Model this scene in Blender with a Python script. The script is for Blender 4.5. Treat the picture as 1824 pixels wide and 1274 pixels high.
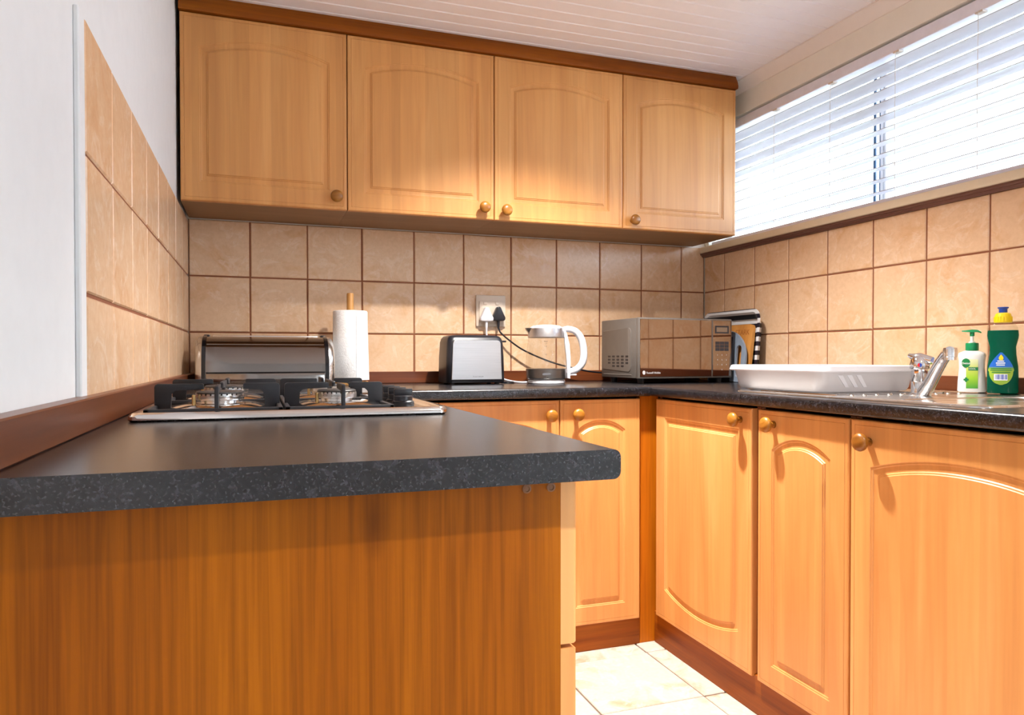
import bpy, bmesh, math, random
from mathutils import Vector, Matrix
random.seed(7)
for o in list(bpy.data.objects):
    bpy.data.objects.remove(o)
scene = bpy.context.scene
COL = scene.collection
PI = math.pi

# ------------------------------------------------------------------ camera
cam_d = bpy.data.cameras.new('camera')
cam = bpy.data.objects.new('camera', cam_d)
COL.objects.link(cam)
scene.camera = cam
cam_d.sensor_width = 36.0
cam_d.lens = 1294.0 / 1824.0 * 36.0
cam_d.shift_y = (654.49 - 637.0) / 1824.0
cam_d.clip_start = 0.02
cam.location = (0.2288, -2.7975, 0.9785)
cam.rotation_euler = (PI / 2 - 0.0134, 0.0006, -0.3367)

# ------------------------------------------------------------------ world, exposure
world = bpy.data.worlds.new('sky')
scene.world = world
world.use_nodes = True
bg = world.node_tree.nodes['Background']
bg.inputs[0].default_value = (0.70, 0.85, 1.0, 1)
bg.inputs[1].default_value = 10.0
scene.view_settings.view_transform = 'Standard'
scene.view_settings.look = 'None'
scene.view_settings.gamma = 1.0
scene.view_settings.use_curve_mapping = False
scene.view_settings.exposure = 0.48

# recessed ceiling downlights (their fittings are built further down)
LAMP_A = (1.12, -0.97, 2.108)
LAMP_B = (1.20, -2.80, 2.108)
def downlight(loc, power, size):
    d = bpy.data.lights.new('downlight', 'SPOT')
    d.energy = power; d.color = (1.0, 0.94, 0.88)
    d.spot_size = math.radians(size); d.spot_blend = 1.0
    d.shadow_soft_size = 0.028
    o = bpy.data.objects.new('downlight', d)
    COL.objects.link(o); o.location = loc
downlight(LAMP_A, 310.0, 120)
downlight(LAMP_B, 185.0, 124)

# ------------------------------------------------------------------ material helpers
def srgb(r, g, b):
    def f(c):
        c /= 255.0
        return c / 12.92 if c <= 0.04045 else ((c + 0.055) / 1.055) ** 2.4
    return (f(r), f(g), f(b), 1.0)

class NT:
    def __init__(self, name):
        self.m = bpy.data.materials.new(name)
        self.m.use_nodes = True
        self.t = self.m.node_tree
        self.n = self.t.nodes
        self.b = self.n['Principled BSDF']
    def add(self, kind, **kw):
        nd = self.n.new(kind)
        for k, v in kw.items():
            setattr(nd, k, v)
        return nd
    def link(self, a, b):
        self.t.links.new(a, b)
    def coords(self, scale=(1, 1, 1), rand=True):
        tc = self.add('ShaderNodeTexCoord')
        mp = self.add('ShaderNodeMapping')
        mp.inputs['Scale'].default_value = scale
        if rand:
            oi = self.add('ShaderNodeObjectInfo')
            mul = self.add('ShaderNodeVectorMath', operation='SCALE')
            cmb = self.add('ShaderNodeCombineXYZ')
            for i in range(3):
                self.link(oi.outputs['Random'], cmb.inputs[i])
            self.link(cmb.outputs[0], mul.inputs[0])
            mul.inputs['Scale'].default_value = 7.3
            ad = self.add('ShaderNodeVectorMath', operation='ADD')
            self.link(tc.outputs['Object'], ad.inputs[0])
            self.link(mul.outputs[0], ad.inputs[1])
            self.link(ad.outputs[0], mp.inputs['Vector'])
        else:
            self.link(tc.outputs['Object'], mp.inputs['Vector'])
        return mp.outputs[0]
    def noise(self, vec, scale, detail=4, rough=0.5, dist=0.0):
        nd = self.add('ShaderNodeTexNoise')
        nd.inputs['Scale'].default_value = scale
        nd.inputs['Detail'].default_value = detail
        nd.inputs['Roughness'].default_value = rough
        nd.inputs['Distortion'].default_value = dist
        self.link(vec, nd.inputs['Vector'])
        return nd.outputs['Fac']
    def ramp(self, fac, stops):
        cr = self.add('ShaderNodeValToRGB')
        el = cr.color_ramp.elements
        while len(el) < len(stops):
            el.new(0.5)
        for e, (p, c) in zip(el, stops):
            e.position = p
            e.color = c if len(c) == 4 else (*c, 1)
        self.link(fac, cr.inputs[0])
        return cr.outputs[0]
    def mix(self, fac, a, b, mode='MIX'):
        mx = self.add('ShaderNodeMix', data_type='RGBA', blend_type=mode)
        for sock, v in ((mx.inputs[0], fac), (mx.inputs[6], a), (mx.inputs[7], b)):
            if isinstance(v, (int, float)):
                sock.default_value = v
            elif isinstance(v, tuple):
                sock.default_value = v
            else:
                self.link(v, sock)
        return mx.outputs[2]
    def bump(self, h, strength, dist=0.002):
        bp = self.add('ShaderNodeBump')
        bp.inputs['Strength'].default_value = strength
        bp.inputs['Distance'].default_value = dist
        self.link(h, bp.inputs['Height'])
        self.link(bp.outputs[0], self.b.inputs['Normal'])
    def col(self, c):
        if isinstance(c, tuple):
            self.b.inputs['Base Color'].default_value = c
        else:
            self.link(c, self.b.inputs['Base Color'])

def plain(name, c, rough=0.5, metal=0.0, spec=0.5, var=0.04, coat=0.0, trans=0.0):
    t = NT(name)
    v = t.coords((1, 1, 1))
    f = t.noise(v, 30, 3)
    lo = tuple(max(0, x * (1 - var)) for x in c[:3]) + (1,)
    hi = tuple(min(1, x * (1 + var)) for x in c[:3]) + (1,)
    t.col(t.ramp(f, [(0.3, lo), (0.7, hi)]))
    t.b.inputs['Roughness'].default_value = rough
    t.b.inputs['Metallic'].default_value = metal
    t.b.inputs['Specular IOR Level'].default_value = spec
    t.b.inputs['Coat Weight'].default_value = coat
    t.b.inputs['Transmission Weight'].default_value = trans
    return t.m

def wood(name, dark, mid, light, axis=2, rough=0.35, figure=1.0, fine=0.35, spec=0.5, coat=0.0, stripes=0.0, knots=0.0, rand=True):
    t = NT(name)
    s1 = [9.0, 9.0, 9.0]; s1[axis] = 0.9
    s2 = [130.0, 130.0, 130.0]; s2[axis] = 3.0
    v1 = t.coords(tuple(s1), rand)
    v2 = t.coords(tuple(s2), rand)
    f1 = t.noise(v1, 1.0 * figure, 3, 0.55, 1.2)
    f2 = t.noise(v2, 1.0, 3, 0.6, 0.3)
    c = t.ramp(f1, [(0.28, dark), (0.5, mid), (0.72, light)])
    g = t.ramp(f2, [(0.35, (0.55, 0.5, 0.45, 1)), (0.62, (1, 1, 1, 1))])
    c = t.mix(fine, c, g, 'MULTIPLY')
    if stripes:
        # broad laminated staves, a few centimetres wide, across the grain
        s3 = [14.0, 14.0, 14.0]; s3[axis] = 0.02
        v3 = t.coords(tuple(s3), rand)
        vor = t.add('ShaderNodeTexVoronoi')
        vor.inputs['Scale'].default_value = 1.0
        t.link(v3, vor.inputs['Vector'])
        sr = t.ramp(vor.outputs['Color'], [(0.2, (0.80, 0.78, 0.74, 1)), (0.8, (1, 1, 1, 1))])
        c = t.mix(stripes, c, sr, 'MULTIPLY')
        # cathedral figure
        s4 = [6.0, 6.0, 6.0]; s4[axis] = 1.1
        v4 = t.coords(tuple(s4), rand)
        w = t.add('ShaderNodeTexWave', wave_type='RINGS', rings_direction='SPHERICAL')
        w.inputs['Scale'].default_value = 2.2
        w.inputs['Distortion'].default_value = 5.0
        w.inputs['Detail'].default_value = 2.0
        t.link(v4, w.inputs['Vector'])
        wr = t.ramp(w.outputs['Fac'], [(0.0, (0.86, 0.82, 0.78, 1)), (0.25, (1, 1, 1, 1))])
        c = t.mix(0.45 * stripes, c, wr, 'MULTIPLY')
    if knots:
        s5 = [7.0, 7.0, 7.0]; s5[axis] = 3.0
        v5 = t.coords(tuple(s5), rand)
        vk = t.add('ShaderNodeTexVoronoi')
        vk.inputs['Scale'].default_value = 1.0
        t.link(v5, vk.inputs['Vector'])
        kr = t.ramp(vk.outputs['Distance'], [(0.03, (0.12, 0.07, 0.06, 1)), (0.13, (1, 1, 1, 1))])
        c = t.mix(knots, c, kr, 'MULTIPLY')
    t.col(c)
    t.b.inputs['Roughness'].default_value = rough
    t.b.inputs['Specular IOR Level'].default_value = spec
    t.b.inputs['Coat Weight'].default_value = coat
    t.b.inputs['Coat Roughness'].default_value = 0.2
    t.bump(f2, 0.05, 0.001)
    return t.m

def tile_mat(name, base, warm, pale, scale=5.0, rough=0.25, vein=0.45):
    t = NT(name)
    v = t.coords((1, 1, 1))
    f1 = t.noise(v, scale, 6, 0.6, 1.5)
    f2 = t.noise(v, scale * 1.7, 8, 0.65, 2.5)
    f3 = t.noise(v, scale * 14, 4, 0.6, 0.2)
    c = t.ramp(f1, [(0.32, warm), (0.5, base), (0.68, base)])
    vm = t.ramp(f2, [(0.53, (0, 0, 0, 1)), (0.62, (1, 1, 1, 1)), (0.66, (0.4, 0.4, 0.4, 1)), (0.74, (0, 0, 0, 1))])
    vmx = t.mix(1.0, vm, (vein, vein, vein, 1), 'MULTIPLY')
    c = t.mix(vmx, c, pale)
    sp = t.ramp(f3, [(0.35, (0.90, 0.86, 0.82, 1)), (0.6, (1, 1, 1, 1))])
    c = t.mix(0.6, c, sp, 'MULTIPLY')
    t.col(c)
    t.b.inputs['Roughness'].default_value = rough
    t.bump(f2, 0.12, 0.0015)
    return t.m

def metal(name, c, rough, brushed=None):
    t = NT(name)
    if brushed is not None:
        s = [6.0, 6.0, 6.0]
        for i in range(3):
            if i != brushed:
                s[i] = 400.0
        v = t.coords(tuple(s))
        f = t.noise(v, 1.0, 3)
        t.col(t.ramp(f, [(0.3, tuple(x * 0.88 for x in c[:3]) + (1,)), (0.7, c)]))
        t.bump(f, 0.06, 0.0006)
    else:
        v = t.coords((1, 1, 1))
        f = t.noise(v, 12, 4)
        rr = t.ramp(f, [(0.3, (rough * 0.7,) * 3 + (1,)), (0.7, (min(1, rough * 1.4),) * 3 + (1,))])
        t.link(rr, t.b.inputs['Roughness'])
        t.col(c)
    t.b.inputs['Metallic'].default_value = 1.0
    if brushed is not None:
        t.b.inputs['Roughness'].default_value = rough
    return t.m

def thin_glass(name, tint=(1, 1, 1, 1), refl=0.06):
    t = NT(name)
    t.n.remove(t.b)
    out = t.n['Material Output']
    tr = t.add('ShaderNodeBsdfTransparent')
    tr.inputs[0].default_value = tint
    gl = t.add('ShaderNodeBsdfGlossy')
    gl.inputs['Roughness'].default_value = 0.02
    lw = t.add('ShaderNodeLayerWeight')
    lw.inputs['Blend'].default_value = 0.25
    mr = t.add('ShaderNodeMapRange')
    mr.inputs['To Min'].default_value = refl
    mr.inputs['To Max'].default_value = 0.75
    t.link(lw.outputs['Facing'], mr.inputs['Value'])
    pw = t.add('ShaderNodeMath', operation='POWER')
    t.link(lw.outputs['Facing'], pw.inputs[0]); pw.inputs[1].default_value = 3.0
    t.link(pw.outputs[0], mr.inputs['Value'])
    mx = t.add('ShaderNodeMixShader')
    t.link(mr.outputs[0], mx.inputs[0])
    t.link(tr.outputs[0], mx.inputs[1])
    t.link(gl.outputs[0], mx.inputs[2])
    t.link(mx.outputs[0], out.inputs['Surface'])
    return t.m

def emitter(name, c, s):
    t = NT(name)
    t.b.inputs['Base Color'].default_value = (0.8, 0.8, 0.8, 1)
    t.b.inputs['Emission Color'].default_value = (*c, 1)
    t.b.inputs['Emission Strength'].default_value = s
    return t.m

def worktop_mat():
    t = NT('speckled_laminate')
    v = t.coords((1, 1, 1), rand=False)
    f1 = t.noise(v, 85, 5, 0.65, 0.5)
    f2 = t.noise(v, 240, 3, 0.6)
    c = t.ramp(f1, [(0.40, srgb(11, 10, 13)), (0.52, srgb(20, 19, 23)), (0.72, srgb(50, 48, 55))])
    f3 = t.noise(v, 330, 2, 0.5)
    g = t.ramp(f2, [(0.35, (0.55, 0.55, 0.56, 1)), (0.65, (1.0, 1.0, 1.0, 1))])
    c = t.mix(0.8, c, g, 'MULTIPLY')
    sp = t.ramp(f3, [(0.56, (0, 0, 0, 1)), (0.68, (0.035, 0.034, 0.038, 1))])
    t.col(t.mix(0.8, c, sp, 'ADD'))
    t.b.inputs['Roughness'].default_value = 0.25
    t.b.inputs['Specular IOR Level'].default_value = 0.55
    return t.m

def stripe_mat():
    t = NT('navy_white_stripes')
    tc = t.add('ShaderNodeTexCoord')
    sep = t.add('ShaderNodeSeparateXYZ')
    t.link(tc.outputs['Object'], sep.inputs[0])
    m1 = t.add('ShaderNodeMath', operation='MULTIPLY'); m1.inputs[1].default_value = 1 / 0.036
    t.link(sep.outputs[2], m1.inputs[0])
    m2 = t.add('ShaderNodeMath', operation='FRACT')
    t.link(m1.outputs[0], m2.inputs[0])
    t.col(t.ramp(m2.outputs[0], [(0.48, srgb(22, 26, 44)), (0.5, srgb(225, 228, 232))]))
    t.b.inputs['Roughness'].default_value = 0.3
    return t.m

def paper_mat():
    t = NT('quilted_paper')
    v = t.coords((1, 1, 1))
    f = t.noise(v, 55, 2, 0.4, 3.0)
    t.col(t.ramp(f, [(0.3, srgb(232, 232, 232)), (0.7, srgb(246, 246, 246))]))
    t.b.inputs['Roughness'].default_value = 0.9
    t.bump(f, 0.5, 0.002)
    return t.m

def translucent(name, c, amt=0.35, rough=0.35):
    t = NT(name)
    out = t.n['Material Output']
    t.col(c)
    t.b.inputs['Roughness'].default_value = rough
    tr = t.add('ShaderNodeBsdfTranslucent')
    tr.inputs[0].default_value = c
    mx = t.add('ShaderNodeMixShader')
    mx.inputs[0].default_value = amt
    t.link(t.b.outputs[0], mx.inputs[1])
    t.link(tr.outputs[0], mx.inputs[2])
    t.link(mx.outputs[0], out.inputs['Surface'])
    return t.m

def grad_mat(name, stops, axis=2, lo=0.0, hi=1.0):
    t = NT(name)
    tc = t.add('ShaderNodeTexCoord')
    sep = t.add('ShaderNodeSeparateXYZ')
    t.link(tc.outputs['Object'], sep.inputs[0])
    mr = t.add('ShaderNodeMapRange')
    mr.inputs['From Min'].default_value = lo
    mr.inputs['From Max'].default_value = hi
    t.link(sep.outputs[axis], mr.inputs['Value'])
    t.col(t.ramp(mr.outputs[0], stops))
    t.b.inputs['Roughness'].default_value = 0.4
    return t.m

M = {}
M['maple'] = wood('maple_veneer', srgb(206, 142, 80), srgb(217, 154, 88), srgb(225, 165, 100), 2, 0.40, 1.0, 0.09, 0.5, 0.0, stripes=0.5)
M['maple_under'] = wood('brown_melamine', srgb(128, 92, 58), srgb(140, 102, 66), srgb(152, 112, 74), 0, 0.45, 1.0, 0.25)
M['maple_edge'] = plain('door_edge_foil', srgb(222, 178, 140), 0.35)
M['end_panel'] = wood('varnished_oak_panel', srgb(134, 69, 2), srgb(148, 80, 3), srgb(160, 90, 5), 2, 0.45, 0.55, 0.75, 0.15, 0.0, knots=0.45)
M['pine'] = wood('stained_pine', srgb(116, 56, 6), srgb(146, 76, 8), srgb(162, 92, 14), 0, 0.45, 1.0, 0.4, 0.25, 0.0, knots=0.9)
M['pine_y'] = wood('stained_pine_long', srgb(116, 56, 6), srgb(146, 76, 8), srgb(162, 92, 14), 1, 0.45, 1.0, 0.4, 0.25, 0.0, knots=0.9)
M['post'] = wood('stained_post', srgb(162, 84, 4), srgb(184, 100, 6), srgb(194, 112, 10), 2, 0.5, 1.0, 0.45, 0.2)
M['mahog_x'] = wood('mahogany_strip_x', srgb(82, 38, 18), srgb(104, 52, 24), srgb(120, 64, 32), 0, 0.35, 1.0, 0.4, 0.5, 0.1)
M['mahog_y'] = wood('mahogany_strip_y', srgb(82, 38, 18), srgb(104, 52, 24), srgb(120, 64, 32), 1, 0.35, 1.0, 0.4, 0.5, 0.1)
M['moulding'] = wood('dark_moulding', srgb(92, 60, 52), srgb(108, 72, 62), srgb(120, 84, 72), 1, 0.35, 1.0, 0.3)
M['knob'] = wood('knob_wood', srgb(132, 80, 22), srgb(160, 104, 32), srgb(176, 120, 42), 0, 0.35, 3.0, 0.6, 0.4, 0.12)
M['tile'] = tile_mat('peach_tile', srgb(228, 192, 156), srgb(220, 176, 134), srgb(240, 216, 192))
M['floor_tile'] = tile_mat('cream_floor_tile', srgb(194, 181, 170), srgb(178, 150, 126), srgb(204, 197, 190), 6.0, 0.3, 0.6)
M['grout'] = plain('brown_grout', srgb(138, 84, 56), 0.9)
M['grout_floor'] = plain('grey_grout', srgb(120, 112, 104), 0.9)
M['wall'] = plain('white_plaster', srgb(224, 225, 225), 0.85, var=0.015)
M['cream_wall'] = plain('cream_plaster', srgb(236, 229, 216), 0.85, var=0.015)
M['ceiling'] = plain('white_ceiling_board', srgb(244, 238, 237), 0.5, var=0.01)
M['cornice'] = plain('cornice_paint', srgb(236, 226, 218), 0.6, var=0.01)
M['sill'] = plain('cream_sill', srgb(222, 206, 178), 0.5, var=0.02)
M['worktop'] = worktop_mat()
M['slat'] = translucent('white_slat', srgb(192, 188, 194), 0.03, 0.4)
M['rail'] = plain('white_rail', srgb(226, 224, 234), 0.4)
M['cord'] = plain('blind_cord', srgb(214, 200, 186), 0.8)
M['frame_white'] = plain('white_aluminium', srgb(228, 232, 236), 0.35)
M['gasket'] = plain('blue_grey_gasket', srgb(60, 92, 124), 0.6)
M['glass'] = thin_glass('window_glass', (0.98, 0.99, 1.0, 1), 0.04)
M['kettle_glass'] = thin_glass('kettle_glass', (0.95, 0.95, 0.93, 1), 0.07)
M['steel'] = metal('stainless_steel', (0.62, 0.60, 0.58, 1), 0.22)
M['steel_mirror'] = metal('polished_steel', (0.26, 0.235, 0.22, 1), 0.10)
M['hob_steel'] = metal('hob_steel', (0.66, 0.62, 0.60, 1), 0.10)
M['brushed'] = metal('brushed_steel', (0.66, 0.65, 0.66, 1), 0.32, 0)
M['chrome'] = metal('chrome', (0.75, 0.75, 0.77, 1), 0.05)
M['alu'] = metal('cast_aluminium', (0.72, 0.71, 0.70, 1), 0.25)
M['brass'] = metal('brass', (0.60, 0.42, 0.18, 1), 0.3)
M['brass_dull'] = plain('dull_brass', srgb(120, 78, 44), 0.5)
M['iron'] = plain('black_cast_iron', srgb(34, 35, 40), 0.45, spec=0.4)
M['enamel'] = plain('burner_cap_enamel', srgb(58, 56, 56), 0.35)
M['black'] = plain('black_plastic', srgb(26, 27, 34), 0.35)
M['black_gloss'] = plain('black_gloss', srgb(18, 18, 22), 0.12)
M['white_plastic'] = plain('white_plastic', srgb(216, 216, 222), 0.3, var=0.01)
M['socket'] = plain('ivory_socket', srgb(220, 204, 186), 0.4, var=0.01)
M['tub'] = translucent('translucent_tub', srgb(208, 206, 208), 0.30, 0.4)
M['tub_rim'] = plain('tub_rim', srgb(222, 222, 228), 0.3, var=0.01)
M['paper'] = paper_mat()
M['pole'] = wood('light_pole_wood', srgb(176, 122, 60), srgb(200, 146, 80), srgb(214, 164, 98), 2, 0.5)
M['base_wood'] = wood('base_wood', srgb(196, 140, 76), srgb(214, 162, 98), srgb(226, 178, 116), 0, 0.5)
M['mw_body'] = plain('silver_paint', srgb(108, 102, 97), 0.42, metal=0.25)
M['mw_glass'] = NT('mirror_door_glass').m
_b = M['mw_glass'].node_tree.nodes['Principled BSDF']
_b.inputs['Base Color'].default_value = (0.30, 0.25, 0.215, 1); _b.inputs['Metallic'].default_value = 1.0; _b.inputs['Roughness'].default_value = 0.03
M['display'] = plain('display_dark', srgb(44, 46, 56), 0.3)
M['display_lcd'] = plain('display_lcd', srgb(128, 110, 92), 0.3)
M['print_light'] = plain('pale_print', srgb(190, 190, 192), 0.5)
M['print_dark'] = plain('dark_print', srgb(50, 50, 54), 0.5)
M['print_grey'] = plain('grey_print', srgb(140, 142, 150), 0.5)
M['kettle_band'] = metal('kettle_band', (0.30, 0.275, 0.26, 1), 0.3)
M['stripes'] = stripe_mat()
M['bamboo'] = wood('bamboo', srgb(178, 116, 52), srgb(200, 136, 66), srgb(212, 152, 80), 2, 0.5)
M['bamboo_chip'] = plain('bare_wood', srgb(208, 142, 44), 0.6)
M['burn'] = plain('burnt_lettering', srgb(150, 86, 34), 0.6)
M['board_grey'] = plain('blue_grey_plastic', srgb(126, 138, 154), 0.45)
M['board_dark'] = plain('charcoal_panel', srgb(48, 46, 52), 0.5)
M['soap_white'] = plain('soap_bottle_white', srgb(232, 230, 226), 0.3, var=0.01)
M['pump_green'] = plain('pump_green', srgb(0, 132, 78), 0.3)
M['label_green'] = plain('label_green', srgb(10, 122, 60), 0.4)
M['label_grad'] = grad_mat('label_gradient', [(0.0, srgb(40, 140, 40)), (0.35, srgb(150, 196, 40)), (0.6, srgb(196, 206, 90)), (1.0, srgb(236, 236, 210))], 2, 0.008, 0.098)
M['dish_green'] = NT('green_liquid').m
_b = M['dish_green'].node_tree.nodes['Principled BSDF']
_b.inputs['Base Color'].default_value = (0.002, 0.13, 0.075, 1); _b.inputs['Transmission Weight'].default_value = 0.5; _b.inputs['Roughness'].default_value = 0.12; _b.inputs['IOR'].default_value = 1.2
M['clear'] = thin_glass('clear_plastic', (0.93, 0.93, 0.90, 1), 0.05)
M['yellow'] = plain('yellow_cap', srgb(240, 206, 10), 0.35)
M['blue'] = plain('blue_cap', srgb(26, 66, 160), 0.35)
M['label_dish'] = grad_mat('dish_label_gradient', [(0.0, srgb(120, 150, 40)), (0.45, srgb(150, 176, 50)), (0.52, srgb(110, 150, 70)), (0.56, srgb(24, 96, 190)), (1.0, srgb(10, 100, 200))], 2, 0.02, 0.108)
M['red'] = plain('red_dot', srgb(200, 30, 40), 0.4)
M['hedge'] = plain('hedge_leaves', srgb(110, 150, 90), 0.6)
M['ground'] = plain('paving', srgb(126, 122, 112), 0.9)
M['drop'] = plain('white_print', srgb(240, 240, 240), 0.5)

# ------------------------------------------------------------------ mesh helpers
def B():
    return bmesh.new()

def box(bm, x0, x1, y0, y1, z0, z1, bevel=0.0, seg=2, Mx=None):
    vs = bmesh.ops.create_cube(bm, size=1.0)['verts']
    for v in vs:
        v.co = Vector((x0 + (v.co.x + .5) * (x1 - x0), y0 + (v.co.y + .5) * (y1 - y0), z0 + (v.co.z + .5) * (z1 - z0)))
        if Mx is not None:
            v.co = Mx @ v.co
    if bevel > 0:
        es = list({e for v in vs for e in v.link_edges})
        bmesh.ops.bevel(bm, geom=es, offset=bevel, segments=seg, profile=0.5, affect='EDGES', clamp_overlap=True)
    return bm

def loft(bm, rings, cap0=True, cap1=True, closed=True):
    vr = [[bm.verts.new(p) for p in r] for r in rings]
    n = len(vr[0])
    for a, b in zip(vr[:-1], vr[1:]):
        for i in range(n if closed else n - 1):
            j = (i + 1) % n
            bm.faces.new((a[i], a[j], b[j], b[i]))
    if cap0:
        bm.faces.new(list(reversed(vr[0])))
    if cap1:
        bm.faces.new(vr[-1])
    return vr

def lathe(bm, prof, n=32, Mx=Matrix.Identity(4), cap0=True, cap1=True, sx=1.0, sy=1.0):
    rings = []
    for r, z in prof:
        rings.append([Mx @ Vector((r * sx * math.cos(2 * PI * i / n), r * sy * math.sin(2 * PI * i / n), z)) for i in range(n)])
    loft(bm, rings, cap0, cap1)

def tube(bm, pts, r, n=10, cap=True, closed=False):
    pts = [Vector(p) for p in pts]
    rs = r if isinstance(r, (list, tuple)) else [r] * len(pts)
    tang = []
    for i in range(len(pts)):
        a = pts[i - 1] if (i > 0 or closed) else pts[i]
        b = pts[(i + 1) % len(pts)] if (i < len(pts) - 1 or closed) else pts[i]
        tang.append((b - a).normalized())
    up = Vector((0, 0, 1)) if abs(tang[0].z) < 0.9 else Vector((1, 0, 0))
    nrm = tang[0].cross(up).normalized()
    rings = []
    for i, p in enumerate(pts):
        t = tang[i]
        nrm = (nrm - t * nrm.dot(t)).normalized()
        bn = t.cross(nrm)
        rings.append([p + (nrm * math.cos(2 * PI * k / n) + bn * math.sin(2 * PI * k / n)) * rs[i] for k in range(n)])
    if closed:
        rings.append(rings[0])
        loft(bm, rings, False, False)
        bmesh.ops.remove_doubles(bm, verts=bm.verts[:], dist=1e-7)
    else:
        loft(bm, rings, cap, cap)

def spline(pts, sub=8):
    P = [Vector(p) for p in pts]
    P = [2 * P[0] - P[1]] + P + [2 * P[-1] - P[-2]]
    out = []
    for i in range(1, len(P) - 2):
        for k in range(sub):
            t = k / sub
            a, b, c, d = P[i - 1], P[i], P[i + 1], P[i + 2]
            out.append(0.5 * ((2 * b) + (c - a) * t + (2 * a - 5 * b + 4 * c - d) * t * t + (3 * b - a - 3 * c + d) * t ** 3))
    out.append(P[-2])
    return out

def prism(bm, outline, d0, d1, Mx=Matrix.Identity(4), bevel=0.0):
    """outline in local (x, z); extruded along local y d0..d1"""
    a = [bm.verts.new(Mx @ Vector((x, d0, z))) for x, z in outline]
    b = [bm.verts.new(Mx @ Vector((x, d1, z))) for x, z in outline]
    n = len(a)
    fs = []
    for i in range(n):
        j = (i + 1) % n
        fs.append(bm.faces.new((a[i], b[i], b[j], a[j])))
    f0 = bm.faces.new(a); f1 = bm.faces.new(list(reversed(b)))
    if bevel > 0:
        es = list(set(f0.edges) | set(f1.edges))
        bmesh.ops.bevel(bm, geom=es, offset=bevel, segments=2, profile=0.5, affect='EDGES', clamp_overlap=True)

def rrect(x0, x1, y0, y1, r, n=6):
    """rounded rectangle, counter-clockwise 2-D points"""
    pts = []
    for cx, cy, a0 in ((x1 - r, y0 + r, -PI / 2), (x1 - r, y1 - r, 0), (x0 + r, y1 - r, PI / 2), (x0 + r, y0 + r, PI)):
        for k in range(n + 1):
            a = a0 + PI / 2 * k / n
            pts.append((cx + r * math.cos(a), cy + r * math.sin(a)))
    return pts

def link(name, me, mat, parent=None, smooth=35):
    if mat is not None and len(me.materials) == 0:
        me.materials.append(mat)
    o = bpy.data.objects.new(name, me)
    COL.objects.link(o)
    if parent is not None:
        o.parent = parent
    return o

def obj(name, bm, mat, parent=None, world=False, smooth=35):
    """world=True: mesh was built in world coordinates, parent is unrotated chain of empties"""
    if world and parent is not None:
        off = Vector((0, 0, 0)); p = parent
        while p is not None:
            off += p.location; p = p.parent
        bmesh.ops.translate(bm, verts=bm.verts[:], vec=-off)
    bmesh.ops.recalc_face_normals(bm, faces=bm.faces[:])
    me = bpy.data.meshes.new(name)
    bm.to_mesh(me); bm.free()
    if smooth:
        for p in me.polygons:
            p.use_smooth = True
        me.set_sharp_from_angle(angle=math.radians(smooth))
    return link(name, me, mat, parent)

def tag(o, label, cat, group=None):
    o['label'] = label; o['category'] = cat
    if group: o['group'] = group
    return o

def thing(name, label, cat, loc=(0, 0, 0), rotz=0.0, group=None):
    o = bpy.data.objects.new(name, None)
    o.empty_display_size = 0.05
    COL.objects.link(o)
    o.location = loc; o.rotation_euler = (0, 0, rotz)
    return tag(o, label, cat, group)

def struct(name, bm, mat, label, cat, smooth=35):
    o = obj(name, bm, mat, None, False, smooth)
    o['kind'] = 'structure'
    return tag(o, label, cat)

def sroot(name, label, cat, loc=(0, 0, 0)):
    o = thing(name, label, cat, loc)
    o['kind'] = 'structure'
    return o

def text(name, body, size, mat, parent, Mx, extrude=0.0002, bold=0.0, align='CENTER'):
    cu = bpy.data.curves.new('lettering', 'FONT')
    cu.body = body; cu.size = size; cu.extrude = extrude; cu.align_x = align; cu.align_y = 'CENTER'
    cu.offset = bold; cu.resolution_u = 3
    t = bpy.data.objects.new('lettering', cu)
    COL.objects.link(t)
    bpy.context.view_layer.update()
    me = bpy.data.meshes.new_from_object(t.evaluated_get(bpy.context.evaluated_depsgraph_get()))
    bpy.data.objects.remove(t); bpy.data.curves.remove(cu)
    me.transform(Mx)
    me.materials.clear(); me.materials.append(mat)
    return link(name, me, mat, parent)

RX90 = Matrix.Rotation(PI / 2, 4, 'X')     # text lying in xy -> facing -y, upright in z
def T(x, y, z):
    return Matrix.Translation((x, y, z))

# ------------------------------------------------------------------ dimensions
W = 2.123          # tile face of right wall; left tile face x = 0, back tile face y = 0
TT = 0.008         # tile thickness
ZC = 0.880         # worktop
ZS = 0.925         # top of wooden upstand
ZA, ZB = 1.2692, 1.0692
CEIL = 2.115
REAR = -4.6
WIN = dict(y0=-2.36, y1=-0.02, z0=1.468, z1=1.990)

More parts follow.
